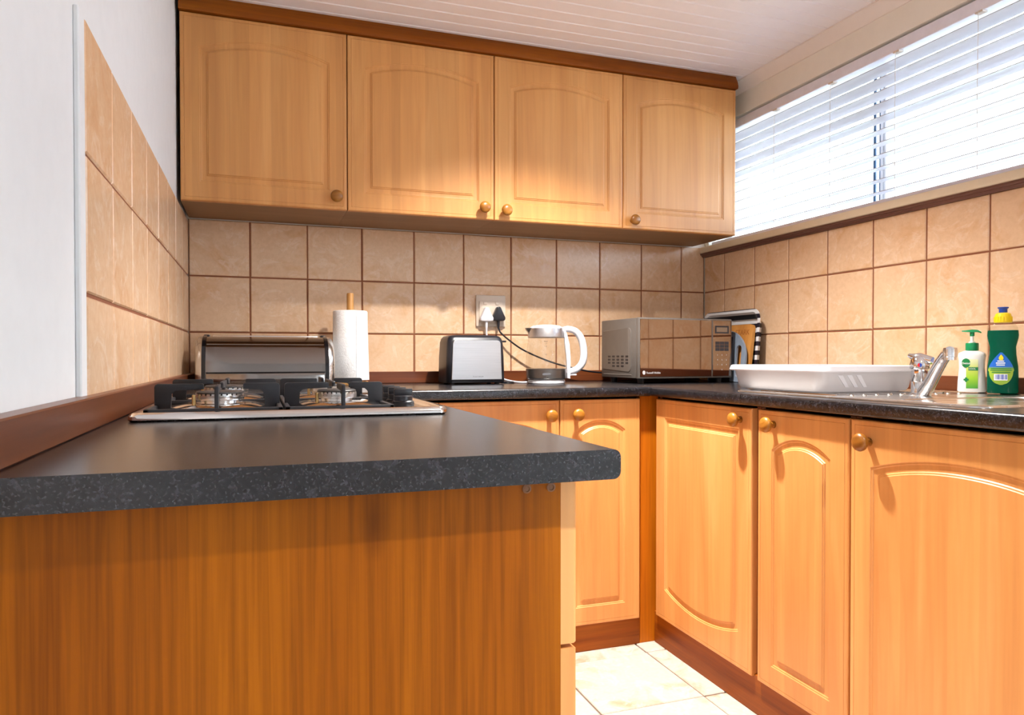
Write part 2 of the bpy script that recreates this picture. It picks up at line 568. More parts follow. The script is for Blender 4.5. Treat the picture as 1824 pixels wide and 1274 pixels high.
# ------------------------------------------------------------------ structure: floor
bm = B(); box(bm, -0.2, W + 0.25, REAR - 0.2, 0.2, -0.12, -0.006)
floor = struct('floor', bm, M['grout_floor'], 'cream tiled kitchen floor with thin grey joints', 'floor')
def tile_mesh(name, w, h, th, mat, bev=0.0025):
    bm = B()
    box(bm, -w / 2, w / 2, -h / 2, h / 2, 0, th)
    es = [e for e in bm.edges if all(v.co.z > th * 0.5 for v in e.verts)]
    bmesh.ops.bevel(bm, geom=es, offset=bev, segments=1, profile=0.5, affect='EDGES')
    bmesh.ops.recalc_face_normals(bm, faces=bm.faces[:])
    me = bpy.data.meshes.new(name)
    bm.to_mesh(me); bm.free()
    me.materials.append(mat)
    return me
TM = {}
def place_tile(parent, u0, u1, v0, v1, mat, Mx, th=TT, gap=0.005, jit=0.0006, name='tile'):
    """rectangle u0..u1 x v0..v1 on the plane Mx (local z = out of the wall)"""
    w = round(u1 - u0 - gap, 4); h = round(v1 - v0 - gap, 4)
    if w < 0.01 or h < 0.01: return
    key = (w, h, mat.name)
    if key not in TM:
        TM[key] = tile_mesh(name, w, h, th, mat)
    o = link(name, TM[key], None, parent)
    j = lambda: random.uniform(-jit, jit)
    o.matrix_world = Mx @ T((u0 + u1) / 2 + j(), (v0 + v1) / 2 + j(), j() * 0.6) @ Matrix.Rotation(random.uniform(-.002, .002), 4, 'Z')
    return o
FX, FY, FT = 1.443, -0.68, 0.33
for i in range(-5, 3):
    for k in range(-2, 13):
        x0, x1 = FX + FT * (i - 1), FX + FT * i
        y1, y0 = FY - FT * (k - 1), FY - FT * k
        x0, x1 = max(x0, 0.0), min(x1, W)
        y0, y1 = max(y0, REAR), min(y1, 0.0)
        if x1 - x0 > 0.02 and y1 - y0 > 0.02 and not (x1 < 0.45 and y0 > -2.0):
            place_tile(floor, x0, x1, y0, y1, M['floor_tile'], T(0, 0, -0.0075), 0.0075, 0.005, 0.001, 'floor_tile')

# ------------------------------------------------------------------ ceiling boards
bm = B(); box(bm, -0.2, W + 0.25, REAR - 0.2, 0.2, CEIL + 0.011, CEIL + 0.1)
ceiling = struct('ceiling', bm, M['ceiling'], 'white tongue-and-groove boarded ceiling', 'ceiling')
bm = B()
CW = 0.0645
prism(bm, [(0.0006, 0.011), (0.0006, 0.0045), (0.004, 0), (CW - 0.004, 0), (CW - 0.0006, 0.0045), (CW - 0.0006, 0.011)], 0, W + 0.016, Matrix.Rotation(-PI / 2, 4, 'Z'))
bmesh.ops.recalc_face_normals(bm, faces=bm.faces[:])
bme = bpy.data.meshes.new('ceiling_board'); bm.to_mesh(bme); bm.free(); bme.materials.append(M['ceiling'])
y = -0.325 + 5 * CW
while y > REAR:
    o = link('ceiling_board', bme, None, ceiling)
    o.location = (-TT, min(y, 0.0), CEIL)
    y -= CW

# ------------------------------------------------------------------ walls
bm = B(); box(bm, -0.2, W + 0.25, TT, 0.2, -0.05, CEIL + 0.05)
wall_back = struct('wall_back', bm, M['cream_wall'], 'back wall with peach tile splashback behind the worktop', 'wall')
bm = B(); box(bm, -0.2, -TT, REAR, TT, -0.05, CEIL + 0.05)
wall_left = struct('wall_left', bm, M['wall'], 'white plastered left wall with tiled splashback', 'wall')
bm = B()
X0, X1 = W + TT, W + 0.22
DY0, DY1 = -4.40, -3.55        # glazed garden door, behind the photographer
box(bm, X0, X1, DY1, TT, -0.05, WIN['z0'] - 0.02)
box(bm, X0, X1, REAR, DY0, -0.05, WIN['z1'])
box(bm, X0, X1, REAR, TT, WIN['z1'], CEIL + 0.05)
box(bm, X0, X1, WIN['y1'], TT, WIN['z0'] - 0.02, WIN['z1'])
box(bm, X0, X1, DY1, WIN['y0'], WIN['z0'] - 0.02, WIN['z1'])
wall_right = struct('wall_right', bm, M['cream_wall'], 'right wall with long window above peach tiles', 'wall')
bm = B()
box(bm, -0.2, W + 0.22, REAR - 0.15, REAR, -0.05, CEIL + 0.05)
wall_rear = struct('wall_rear', bm, M['wall'], 'plain white rear wall', 'wall')

MB_ = T(0, TT, 0) @ Matrix.Rotation(PI / 2, 4, 'X')                                     # u=x, v=z, out=-y
ML_ = T(-TT, 0, 0) @ Matrix(((0, 0, 1, 0), (1, 0, 0, 0), (0, 1, 0, 0), (0, 0, 0, 1)))    # u=y, v=z, out=+x
MR_ = T(W + TT, 0, 0) @ Matrix(((0, 0, -1, 0), (-1, 0, 0, 0), (0, 1, 0, 0), (0, 0, 0, 1)))  # u=-y, v=z, out=-x
def grout(parent, Mx, u0, u1, v0, v1):
    bm = B(); box(bm, u0, u1, v0, v1, -0.001, 0.0045)
    bmesh.ops.transform(bm, matrix=Mx, verts=bm.verts[:])
    obj('grout', bm, M['grout'], parent)
grout(wall_back, MB_, 0.0, W, ZS - 0.04, 1.4692)
grout(wall_left, ML_, -1.6165, 0.0, ZS - 0.04, 1.461)
grout(wall_right, MR_, 0.0, 2.6, ZS - 0.04, 1.4255)
cols = [0.0] + [0.2046 + 0.2 * i for i in range(10)] + [W]
for a, b in zip(cols[:-1], cols[1:]):
    for v0, v1 in ((ZS - 0.03, ZB), (ZB, ZA), (ZA, 1.4705)):
        place_tile(wall_back, a, b, v0, v1, M['tile'], MB_)
cols = [0.0] + [0.2164 + 0.2 * i for i in range(7)] + [1.6188]
for a, b in zip(cols[:-1], cols[1:]):
    for v0, v1 in ((ZS - 0.03, ZB), (ZB, ZA), (ZA, 1.4635)):
        place_tile(wall_left, -b, -a, v0, v1, M['tile'], ML_)
cols = [0.0] + [0.1462 + 0.2 * i for i in range(13)]
for a, b in zip(cols[:-1], cols[1:]):
    for v0, v1 in ((ZS - 0.03, ZB), (ZB, ZA), (ZA, 1.4285)):
        place_tile(wall_right, a, b, v0, v1, M['tile'], MR_)
bm = B(); box(bm, -TT - 0.001, -0.0005, -1.655, -1.6205, ZS - 0.03, 1.4635, 0.002, 1)
obj('plaster_edge', bm, M['wall'], wall_left)

# cornice on the right and left of the ceiling
bm = B()
prism(bm, [(0, 0), (0, -0.040), (-0.006, -0.040), (-0.010, -0.030), (-0.030, -0.010), (-0.040, -0.006), (-0.040, 0)], REAR, 0.0, T(W + TT, 0, CEIL))
struct('trim_1', bm, M['cornice'], 'narrow white cornice between ceiling and window wall', 'cornice')

# ------------------------------------------------------------------ window
win = sroot('window_1', 'long aluminium sliding window in a deep recess', 'window', (W + 0.127, -1.2, WIN['z0']))
def wbox(name, mat, *a, bevel=0.002, parent=None):
    bm = B(); box(bm, *a, bevel, 1)
    return obj(name, bm, mat, parent or win, True)
XA, XB = W + 0.11, W + 0.15
z0, z1, y0, y1 = WIN['z0'], WIN['z1'], WIN['y0'], WIN['y1']
bm = B()
box(bm, XA, XB, y0, y1, z0, z0 + 0.035, 0.002, 1)
box(bm, XA, XB, y0, y1, z1 - 0.03, z1, 0.002, 1)
box(bm, XA, XB, y1 - 0.03, y1, z0, z1, 0.002, 1)
box(bm, XA, XB, y0, y0 + 0.03, z0, z1, 0.002, 1)
obj('window_frame', bm, M['frame_white'], win, True)
for ym in (-0.808, -1.60):
    bm = B()
    box(bm, XA, XB, ym - 0.072, ym - 0.060, z0 + 0.035, z1 - 0.03, 0.001, 1)
    box(bm, XA, XB, ym - 0.084, ym - 0.076, z0 + 0.035, z1 - 0.03, 0.001, 1)
    st = obj('sash_stile', bm, M['frame_white'], win, True)
    bm = B()
    box(bm, XA + 0.014, XA + 0.019, ym - 0.027, ym - 0.017, z0 + 0.035, z1 - 0.03)
    box(bm, XA + 0.014, XA + 0.019, ym - 0.050, ym - 0.042, z0 + 0.035, z1 - 0.03)
    obj('gasket', bm, M['gasket'], win, True)
for ya, yb in ((-0.808, y1 - 0.03), (-1.60, -0.895), (y0 + 0.03, -1.687)):
    wbox('pane', M['glass'], W + 0.128, W + 0.131, ya, yb, z0 + 0.035, z1 - 0.03, bevel=0)
bm = B(); box(bm, W - 0.030, W + 0.11, y0 - 0.10, -0.004, 1.4425, 1.468, 0.003, 2)
obj('window_sill', bm, M['sill'], win, True)
bm = B()
prism(bm, [(0.006, 0), (-0.010, 0), (-0.016, 0.005), (-0.016, 0.008), (-0.022, 0.011), (-0.022, 0.0165), (0.006, 0.0165)], -2.5, -0.001, T(W, 0, 1.4255))
struct('trim_2', bm, M['moulding'], 'dark wooden moulding under the window sill', 'moulding')

# glazed garden door (daylight side of the room behind the photographer)
rd = sroot('door_1', 'white framed glazed garden door in the right wall', 'door', (W + 0.11, -3.85, 0))
bm = B()
XA, XB = W + 0.09, W + 0.13
for ya, yb in ((DY0, DY0 + 0.07), (DY1 - 0.07, DY1)):
    box(bm, XA, XB, ya, yb, 0, WIN['z1'], 0.003, 1)
box(bm, XA, XB, DY0 + 0.07, DY1 - 0.07, WIN['z1'] - 0.07, WIN['z1'], 0.003, 1)
box(bm, XA, XB, DY0 + 0.07, DY1 - 0.07, 0.0, 0.10, 0.003, 1)
obj('door_frame', bm, M['frame_white'], rd, True)
for ya, yb in ((DY0 + 0.07, DY1 - 0.07),):
    bm = B(); box(bm, W + 0.108, W + 0.112, ya, yb, 0.10, WIN['z1'] - 0.07)
    obj('pane', bm, M['glass'], rd, True)

# ------------------------------------------------------------------ ceiling lamps (out of view)
def lamp(loc, label):
    r = thing('ceiling_lamp', label, 'lamp', (loc[0], loc[1], CEIL))
    bm = B()
    lathe(bm, [(0.034, 0.004), (0.036, -0.002), (0.045, -0.003), (0.047, 0.0), (0.046, 0.004)], 32, cap0=False, cap1=False)
    obj('lamp_ring', bm, M['white_plastic'], r)
    bm = B(); lathe(bm, [(0.034, 0.003), (0.034, 0.001)], 24)
    obj('lamp_lens', bm, emitter('lens_glow', (1.0, 0.92, 0.83), 6.0), r)
lamp(LAMP_A, 'small round downlight in the ceiling above the worktops')
lamp(LAMP_B, 'small round downlight in the ceiling before the worktop end')

# ------------------------------------------------------------------ wooden upstands, kickboards, post, fascia
def strip(name, mat, label, a, bevel=0.002, cat='trim'):
    bm = B(); box(bm, *a, bevel, 1)
    return struct(name, bm, mat, label, cat)
strip('trim_3', M['mahog_x'], 'dark wooden upstand along the back wall', (0.018, W - 0.018, -0.018, 0.003, ZC, ZS))
strip('trim_4', M['mahog_y'], 'dark wooden upstand along the left wall', (-TT, 0.018, -2.098, -0.0005, ZC, ZS))
strip('trim_5', M['mahog_y'], 'dark wooden upstand along the right wall', (W - 0.018, W + TT, -2.14, -0.0005, ZC, ZS))
strip('baseboard_back', M['pine'], 'dark pine kickboard under the back cabinets', (0.53, 1.458, -0.608, -0.590, 0, 0.10), cat='kickboard')
strip('baseboard_right', M['pine_y'], 'dark pine kickboard under the sink cabinets', (1.514, 1.532, -2.14, -0.608, 0, 0.108), cat='kickboard')
strip('baseboard_left', M['pine_y'], 'dark pine kickboard under the hob cabinets', (0.515, 0.530, -2.05, -0.590, 0, 0.10), cat='kickboard')
strip('trim_6', M['post'], 'stained corner post between the base cabinets', (1.458, 1.530, -0.606, -0.575, 0.0, 0.848), cat='post')
bm = B()
CY = -0.312     # front face of wall-cabinet doors
prism(bm, [(CY + 0.012, 0), (CY - 0.012, 0), (CY - 0.014, 0.010), (CY - 0.010, 0.026), (CY + 0.004, 0.054), (CY + 0.012, 0.054)], 0.002, 2.060,
      T(0, 0, 2.0605) @ Matrix.Rotation(PI / 2, 4, 'Z') @ Matrix.Scale(-1, 4, (0, 1, 0)))
struct('trim_7', bm, M['pine'], 'dark knotty pine fascia above the wall cabinets', 'fascia')

# ------------------------------------------------------------------ cabinets
def door_mesh(w, h, flip=False, th=0.020, panel=True):
    bm = B()
    a, b = 0.056, 0.060
    s, r = h - 0.103, min(0.036, w * 0.12)
    n1, n2 = 5, 22
    def rect(d, y):
        c = [(d, d), (w - d, d), (w - d, h - d), (d, h - d)]
        cnt = (n1, n1, n2, n1)
        P = []
        for k in range(4):
            p, q = c[k], c[(k + 1) % 4]
            for i in range(cnt[k]):
                t = i / cnt[k]
                P.append(Vector((p[0] + (q[0] - p[0]) * t, y, p[1] + (q[1] - p[1]) * t)))
        return P
    c0 = (w - 2 * a) / 2
    R = (c0 * c0 + r * r) / (2 * r)
    zc = s + r - R
    def arch(d, y):
        hw = c0 - d
        zs = zc + math.sqrt((R - d) ** 2 - hw * hw)
        x0, x1, zb = a + d, w - a - d, b + d
        P = []
        for i in range(n1):
            P.append(Vector((x0 + (x1 - x0) * i / n1, y, zb)))
        for i in range(n1):
            P.append(Vector((x1, y, zb + (zs - zb) * i / n1)))
        am = math.asin(hw / (R - d))
        for i in range(n2):
            t = am - 2 * am * i / n2
            P.append(Vector((w / 2 + (R - d) * math.sin(t), y, zc + (R - d) * math.cos(t))))
        for i in range(n1):
            P.append(Vector((x0, y, zs + (zb - zs) * i / n1)))
        return P
    L = [rect(0, th), rect(0, 0.004), rect(0.0012, 0.0012), rect(0.004, 0.0)]
    L += [rect(0.0115, 0.0), rect(0.0121, 0.0010), rect(0.0129, 0.0)]
    if panel:
        for d, y in ((0, 0), (0.0018, 0.0018), (0.0045, 0.0018), (0.0068, 0.0040), (0.013, 0.0048), (0.020, 0.0044), (0.0222, 0.0022), (0.0248, 0.0020), (0.0266, 0.0)):
            L.append(arch(d, y))
    if flip:
        L = [[Vector((p.x, p.y, h - p.z)) for p in r_] for r_ in L]
    loft(bm, L, True, True)
    bmesh.ops.recalc_face_normals(bm, faces=bm.faces[:])
    me = bpy.data.meshes.new('door')
    bm.to_mesh(me); bm.free()
    for p in me.polygons: p.use_smooth = True
    me.set_sharp_from_angle(angle=math.radians(22))
    me.materials.append(M['maple'])
    return me

bm = B()
lathe(bm, [(0.0095, 0.0), (0.0090, 0.004), (0.0075, 0.010), (0.0085, 0.014), (0.0155, 0.018), (0.0195, 0.0225), (0.0205, 0.027), (0.0185, 0.032), (0.012, 0.0355), (0.005, 0.0368), (0.0, 0.037)][:-1], 24, Matrix.Rotation(PI / 2, 4, 'X'))
bmesh.ops.recalc_face_normals(bm, faces=bm.faces[:])
KNOB = bpy.data.meshes.new('knob'); bm.to_mesh(KNOB); bm.free(); KNOB.materials.append(M['knob'])
for p in KNOB.polygons: p.use_smooth = True

def add_door(root, x0, z0, w, h, knob, flip=False, name='door', th=0.020, panel=True):
    d = link(name, door_mesh(w, h, flip, th, panel), None, root)
    d.location = (x0, -th, z0)
    if knob is not None:
        k = link('knob', KNOB, None, d)
        k.location = (knob[0] - x0, 0.0, knob[1] - z0)
        k.rotation_euler = (0, random.uniform(-0.4, 0.4), 0)
    return d

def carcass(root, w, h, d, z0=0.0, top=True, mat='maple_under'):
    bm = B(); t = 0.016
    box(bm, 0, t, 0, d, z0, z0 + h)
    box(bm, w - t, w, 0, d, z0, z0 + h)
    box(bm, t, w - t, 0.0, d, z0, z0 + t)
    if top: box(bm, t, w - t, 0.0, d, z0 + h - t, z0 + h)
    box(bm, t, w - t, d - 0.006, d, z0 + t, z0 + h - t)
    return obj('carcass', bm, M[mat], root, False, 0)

# wall cabinets (doors face -y)
WC = [(0.003, 0.5155), (0.5155, 1.0325), (1.0325, 1.548), (1.548, 2.060)]
WL = ['wooden wall cabinet beside the white left wall', 'wooden wall cabinet, second from the white left wall, knob at lower right',
      'wooden wall cabinet with its knob at lower left, above kettle and microwave', 'wooden wall cabinet next to the window blind']
knobs = [(0.478, 1.512), (0.990, 1.511), (1.072, 1.506), (1.588, 1.503)]
for (xa, xb), lab, kn in zip(WC, WL, knobs):
    c = thing('wall_cabinet', lab, 'cabinet', (xa, CY + 0.020, 1.4725), 0, 'wall cabinets in a row')
    w = xb - xa
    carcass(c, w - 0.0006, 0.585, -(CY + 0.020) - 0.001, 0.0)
    add_door(c, 0.001, 0.0, w - 0.0026, 0.586, (kn[0] - xa, kn[1] - 1.4725))

# base cabinets behind (doors face -y)
c = thing('base_cabinet', 'wooden base cabinet under the kettle with paired doors', 'cabinet', (0.62, -0.600, 0.0))
carcass(c, 0.838, 0.738, 0.58, 0.10, mat='mahog_y')
add_door(c, 0.135, 0.092, 0.400, 0.748, (1.118 - 0.62, 0.791), name='door')
add_door(c, 0.537, 0.092, 0.294, 0.748, (1.212 - 0.62, 0.792), name='door')
bm = B(); box(bm, -0.058, 0.132, -0.018, -0.001, 0.10, 0.840, 0.002, 1)
obj('filler_panel', bm, M['maple'], c)
# sink side (doors face -x): local x runs toward the viewer
RX = 1.522
def right_cab(y1, y0, lab, doors):
    c = thing('base_cabinet', lab, 'cabinet', (RX, y1, 0.0), -PI / 2)
    carcass(c, y1 - y0 - 0.001, 0.738, 0.58, 0.105, top=False, mat='mahog_y')
    for (ya, yb, ky, kz, flip) in doors:
        add_door(c, y1 - ya, 0.103, ya - yb, 0.736, (y1 - ky, kz), flip)
    return c
right_cab(-0.630, -1.158, 'wooden base cabinet with an upside-down arched door beside the corner post', [(-0.636, -1.142, -1.093, 0.805, True)])
right_cab(-1.159, -1.490, 'narrow wooden base cabinet under the dish tub', [(-1.168, -1.488, -1.232, 0.803, False)])
right_cab(-1.491, -2.06, 'wide wooden base cabinet under the sink and tap', [(-1.4935, -2.050, -1.546, 0.792, False)])

# hob side (fronts face +x), end panel faces the viewer
c = thing('drawer_cabinet', 'drawer cabinet under the gas hob with varnished end panel', 'cabinet', (0.540, -2.052, 0.0), PI / 2)
carcass(c, 0.60, 0.748, 0.535, 0.10, mat='maple_under')
bm = B(); box(bm, -0.018, 0.0, 0.0, 0.545, 0.0, 0.848, 0.001, 1)
ep = obj('end_panel', bm, M['end_panel'], c)
for dz, hh in ((0.664, 0.178), (0.462, 0.197), (0.282, 0.175), (0.102, 0.175)):
    dr = add_door(c, -0.016, dz, 0.612, hh, (0.29, dz + hh / 2), name='drawer', panel=False)
# screw heads under the worktop edge, chip of bare wood
for yy, zz in ((0.012, 0.838), (0.040, 0.838)):
    bm = B(); lathe(bm, [(0.005, 0), (0.005, 0.0012), (0.0032, 0.0016), (0.0028, 0.0004)], 14, T(-0.018, yy + 0.0, zz) @ Matrix.Rotation(-PI / 2, 4, 'Y'))
    obj('screw', bm, M['brass_dull'], c)
bm = B()
prism(bm, [(-0.010, 0.000), (-0.004, -0.002), (0.000, -0.0045), (0.003, -0.003), (0.010, -0.003), (0.010, 0.003), (0.005, 0.002), (0.002, 0.003), (-0.002, 0.0015), (-0.009, 0.0018)], -0.0006, 0.0006,
      T(-0.0182, 0.540 - 0.098, 0.6405) @ Matrix.Rotation(-PI / 2, 4, 'Z'))
obj('bare_wood_chip', bm, M['bamboo_chip'], ep)
c2 = thing('base_cabinet', 'wooden base cabinet filling the corner behind the hob drawers', 'cabinet', (0.540, -1.450, 0.0), PI / 2)
carcass(c2, 0.82, 0.738, 0.535, 0.10)
add_door(c2, 0.002, 0.10, 0.405, 0.738, (0.36, 0.79))
add_door(c2, 0.410, 0.10, 0.405, 0.738, (0.455, 0.79))

# ------------------------------------------------------------------ worktops
def wt_outline(d, th=0.032, r=0.0085, n=5):
    """x = 0 at the wall, x = d at the rounded front"""
    P = [(0, 0), (d - r, 0)]
    for k in range(1, n + 1):
        a = -PI / 2 + PI / 2 * k / n
        P.append((d - r + r * math.cos(a), r + r * math.sin(a)))
    for k in range(0, n + 1):
        a = PI / 2 * k / n
        P.append((d - r + r * math.cos(a), th - r + r * math.sin(a)))
    P.append((0, th))
    return P
ZW = ZC - 0.032
bm = B(); prism(bm, wt_outline(0.597 + 0.006), -2.100, -0.0, T(-0.006, 0, ZW))
tag(obj('worktop', bm, M['worktop'], None, smooth=50), 'dark speckled worktop carrying the gas hob', 'worktop')
bm = B(); prism(bm, wt_outline(0.642), 0.598, 1.4795, T(0, 0, ZW) @ Matrix.Rotation(-PI / 2, 4, 'Z') )
tag(obj('worktop', bm, M['worktop'], None, smooth=50), 'dark speckled worktop along the back wall under the toaster', 'worktop')
bm = B()
MXR = T(W, 0, ZW) @ Matrix.Scale(-1, 4, (1, 0, 0))
SK = dict(hx0=1.59, hx1=1.98, hy0=-1.735, hy1=-1.509)
prism(bm, wt_outline(W - 1.480), SK['hy1'], -0.001, MXR)
prism(bm, wt_outline(W - 1.480), -2.14, SK['hy0'], MXR)
o_ = [p for p in wt_outline(W - 1.480)]
fr = [(max(p[0], W - SK['hx0']), p[1]) for p in o_]
prism(bm, fr, SK['hy0'], SK['hy1'], MXR)
box(bm, SK['hx1'], W, SK['hy0'], SK['hy1'], ZW, ZC)
tag(obj('worktop', bm, M['worktop'], None, smooth=50), 'dark speckled worktop holding the sink below the window', 'worktop')

# ------------------------------------------------------------------ gas hob
hob = thing('gas_hob', 'stainless gas hob with black pan supports set in the worktop', 'hob', (0.29, -1.285, ZC))
hx0, hx1, hy0, hy1 = 0.041, 0.541, -1.571, -1.000
bm = B()
rings = []
for ins, z, r in ((0.004, -0.0005, 0.012), (0.0, 0.003, 0.014), (0.0, 0.0085, 0.014), (0.0025, 0.0125, 0.013), (0.006, 0.014, 0.012), (0.016, 0.014, 0.012), (0.024, 0.010, 0.012)):
    rings.append([Vector((x, y, ZC + z)) for x, y in rrect(hx0 + ins, hx1 - ins, hy0 + ins, hy1 - ins, r)])
loft(bm, rings)
obj('hob_plate', bm, M['hob_steel'], hob, True)
ZH = ZC + 0.010
BURN = [(0.166, -1.425, 0.040), (0.366, -1.425, 0.036), (0.166, -1.145, 0.044), (0.366, -1.145, 0.032)]
for bx, by, br in BURN:
    bm = B()
    rr = []
    for hw, z, r in ((0.083, 0.0, 0.03), (0.080, 0.002, 0.03), (0.060, 0.0085, 0.028), (0.055, 0.0095, 0.026)):
        rr.append([Vector((x, y, ZH + z)) for x, y in rrect(bx - hw, bx + hw, by - hw * 0.95, by + hw * 0.95, r)])
    loft(bm, rr)
    dish = obj('burner_dish', bm, M['hob_steel'], hob, True)
    bm = B()
    n = 36
    lathe(bm, [(br * 0.75, ZH + 0.009), (br * 0.78, ZH + 0.014), (br * 0.98, ZH + 0.0155), (br, ZH + 0.0175), (br * 1.0, ZH + 0.0235)], n, T(bx, by, 0))
    for k in range(28):
        a = 2 * PI * k / 28
        box(bm, br * 0.62, br * 0.985, -br * 0.075, br * 0.075, ZH + 0.0235, ZH + 0.0262, 0, 1, T(bx, by, 0) @ Matrix.Rotation(a, 4, 'Z'))
    crown = obj('burner_crown', bm, M['alu'], hob, True)
    bm = B()
    lathe(bm, [(br * 0.90, ZH + 0.0262), (br * 0.97, ZH + 0.0268), (br * 0.97, ZH + 0.0285), (br * 0.90, ZH + 0.0305), (br * 0.5, ZH + 0.0315)], n, T(bx, by, 0))
    obj('burner_cap', bm, M['enamel'], crown, True)
    bm = B()
    lathe(bm, [(0.0032, ZH + 0.009), (0.0032, ZH + 0.024), (0.0018, ZH + 0.025)], 10, T(bx - br * 1.02, by - br * 0.5, 0))
    obj('igniter', bm, M['brass'], crown, True)
def gamma(bm, px, py, ang, flen=0.080, post=0.026, t=0.0062, ztop=0.9335):
    """Gamma-shaped cast finger: post on the bar at (px,py), finger pointing along ang"""
    z0 = ZH
    zt = ztop
    ol = [(0, z0), (post, z0), (post, zt - 0.017), (post + 0.006, zt - 0.011), (flen, zt - 0.010), (flen, zt - 0.002), (flen - 0.002, zt), (0.005, zt), (0.0015, zt - 0.0015), (0, zt - 0.005)]
    prism(bm, ol, -t / 2, t / 2, T(px, py, 0) @ Matrix.Rotation(ang, 4, 'Z'), 0.0008)
for gx0, gx1, cx in ((0.060, 0.268, 0.166), (0.272, 0.452, 0.366)):
    bm = B()
    ya, yb = -1.543, -1.032
    bw, bz0, bz1 = 0.008, ZH + 0.0005, ZH + 0.0075
    box(bm, gx0, gx1, ya, ya + bw, bz0, bz1, 0.0012, 1)
    box(bm, gx0, gx1, yb - bw, yb, bz0, bz1, 0.0012, 1)
    box(bm, gx0, gx0 + bw, ya, yb, bz0, bz1, 0.0012, 1)
    box(bm, gx1 - bw, gx1, ya, yb, bz0, bz1, 0.0012, 1)
    box(bm, gx0, gx1, -1.289, -1.281, bz0, bz1, 0.0012, 1)
    gr = obj('pan_support', bm, M['iron'], hob, True)
    for by in (-1.425, -1.145):
        for px, py, ang, fl, po in ((gx0 + 0.002, by, 0, 0.078, 0.026), (gx1 - 0.002, by, PI, 0.062, 0.026),
                                    (cx, ya + 0.002 if by < -1.3 else -1.285, PI / 2, 0.082, 0.012),
                                    (cx, -1.285 if by < -1.3 else yb - 0.002, -PI / 2, 0.082, 0.012)):
            bm = B(); gamma(bm, px, py, ang, fl, po)
            obj('finger', bm, M['iron'], gr, True)
for ky in (-1.19, -1.255, -1.32, -1.385):
    bm = B()
    lathe(bm, [(0.0215, ZH), (0.0215, ZH + 0.003), (0.0185, ZH + 0.005), (0.0185, ZH + 0.013), (0.0170, ZH + 0.015)], 24, T(0.497, ky, 0))
    k = obj('control_knob', bm, M['black'], hob, True)
    bm = B(); box(bm, 0.497 - 0.018, 0.497 + 0.018, ky - 0.0055, ky + 0.0055, ZH + 0.014, ZH + 0.028, 0.002, 2)
    obj('grip', bm, M['black'], k, True)

# ------------------------------------------------------------------ bread bin
bb = thing('bread_bin', 'steel roll-top bread bin with black trims behind the hob', 'bread bin', (0.257, -0.19, ZC))
BX0, BX1 = 0.066, 0.448
def bin_prof(s=1.0, n=16):
    """(y,z): flat back and bottom, quarter-round front; local to bin"""
    D, H = 0.245, 0.172
    P = [(0.0, 0.008), (0.0, H - 0.006)]
    P.append((-0.06, H))
    for k in range(n + 1):
        a = PI / 2 * (1 - k / n)
        P.append((-0.090 - 0.150 * math.cos(a) ** 0.75, 0.055 + (H - 0.055) * math.sin(a) ** 0.85))
    P.append((-0.242, 0.045)); P.append((-0.240, 0.008))
    cy, cz = -0.12, 0.085
    return [(cy + (y - cy) * s, cz + (z - cz) * s) for y, z in P]
def bin_ring(x, s):
    return [Vector((x, -0.065 + y, ZC + z)) for y, z in bin_prof(s)]
bm = B(); loft(bm, [bin_ring(BX0 + 0.006, 0.985), bin_ring(BX1 - 0.006, 0.985)])
obj('roll_lid', bm, M['steel_mirror'], bb, True, 25)
for sgn, xe in ((-1, BX0), (1, BX1)):
    bm = B(); loft(bm, [bin_ring(xe - 0.006, 0.97), bin_ring(xe - 0.006, 1.02), bin_ring(xe + 0.006, 1.02), bin_ring(xe + 0.006, 0.97)])
    obj('end_trim', bm, M['black_gloss'], bb, True)
    bm = B()
    x = xe + sgn * 0.006
    loft(bm, [bin_ring(x, 1.0), bin_ring(x + sgn * 0.008, 0.985), bin_ring(x + sgn * 0.016, 0.93), bin_ring(x + sgn * 0.021, 0.82), bin_ring(x + sgn * 0.023, 0.6)])
    obj('end_cap', bm, M['steel'], bb, True, 60)
bm = B(); box(bm, BX0 + 0.007, BX1 - 0.007, -0.312, -0.300, ZC + 0.004, ZC + 0.048, 0.003, 2)
obj('front_rail', bm, M['steel_mirror'], bb, True)
bm = B(); box(bm, BX0 + 0.007, BX1 - 0.007, -0.3075, -0.298, ZC + 0.0485, ZC + 0.0525, 0.001, 1)
obj('lid_shadow_line', bm, M['black_gloss'], bb, True)  # black strip standing in for the shadow in the groove below the lid
bm = B(); tube(bm, [(BX0 + 0.008, -0.2665, ZC + 0.140), (BX1 - 0.008, -0.2665, ZC + 0.140)], 0.004, 8)
obj('lid_bead', bm, M['steel_mirror'], bb, True)
bm = B(); box(bm, BX0 + 0.020, BX1 - 0.020, -0.170, -0.155, ZC + 0.166, ZC + 0.174, 0.002, 2)
obj('lid_grip', bm, M['steel'], bb, True)
bm = B(); box(bm, BX0 - 0.006, BX0 + 0.012, -0.18, -0.13, ZC + 0.163, ZC + 0.176, 0.003, 2); obj('hinge_cap', bm, M['black'], bb, True)
bm = B(); box(bm, BX1 - 0.012, BX1 + 0.006, -0.18, -0.13, ZC + 0.163, ZC + 0.176, 0.003, 2); obj('hinge_cap', bm, M['black'], bb, True)
for fx in (BX0 + 0.03, BX1 - 0.03):
    for fy in (-0.09, -0.28):
        bm = B(); lathe(bm, [(0.012, ZC), (0.012, ZC + 0.009)], 12, T(fx, fy, 0))
        obj('foot', bm, M['black'], bb, True)

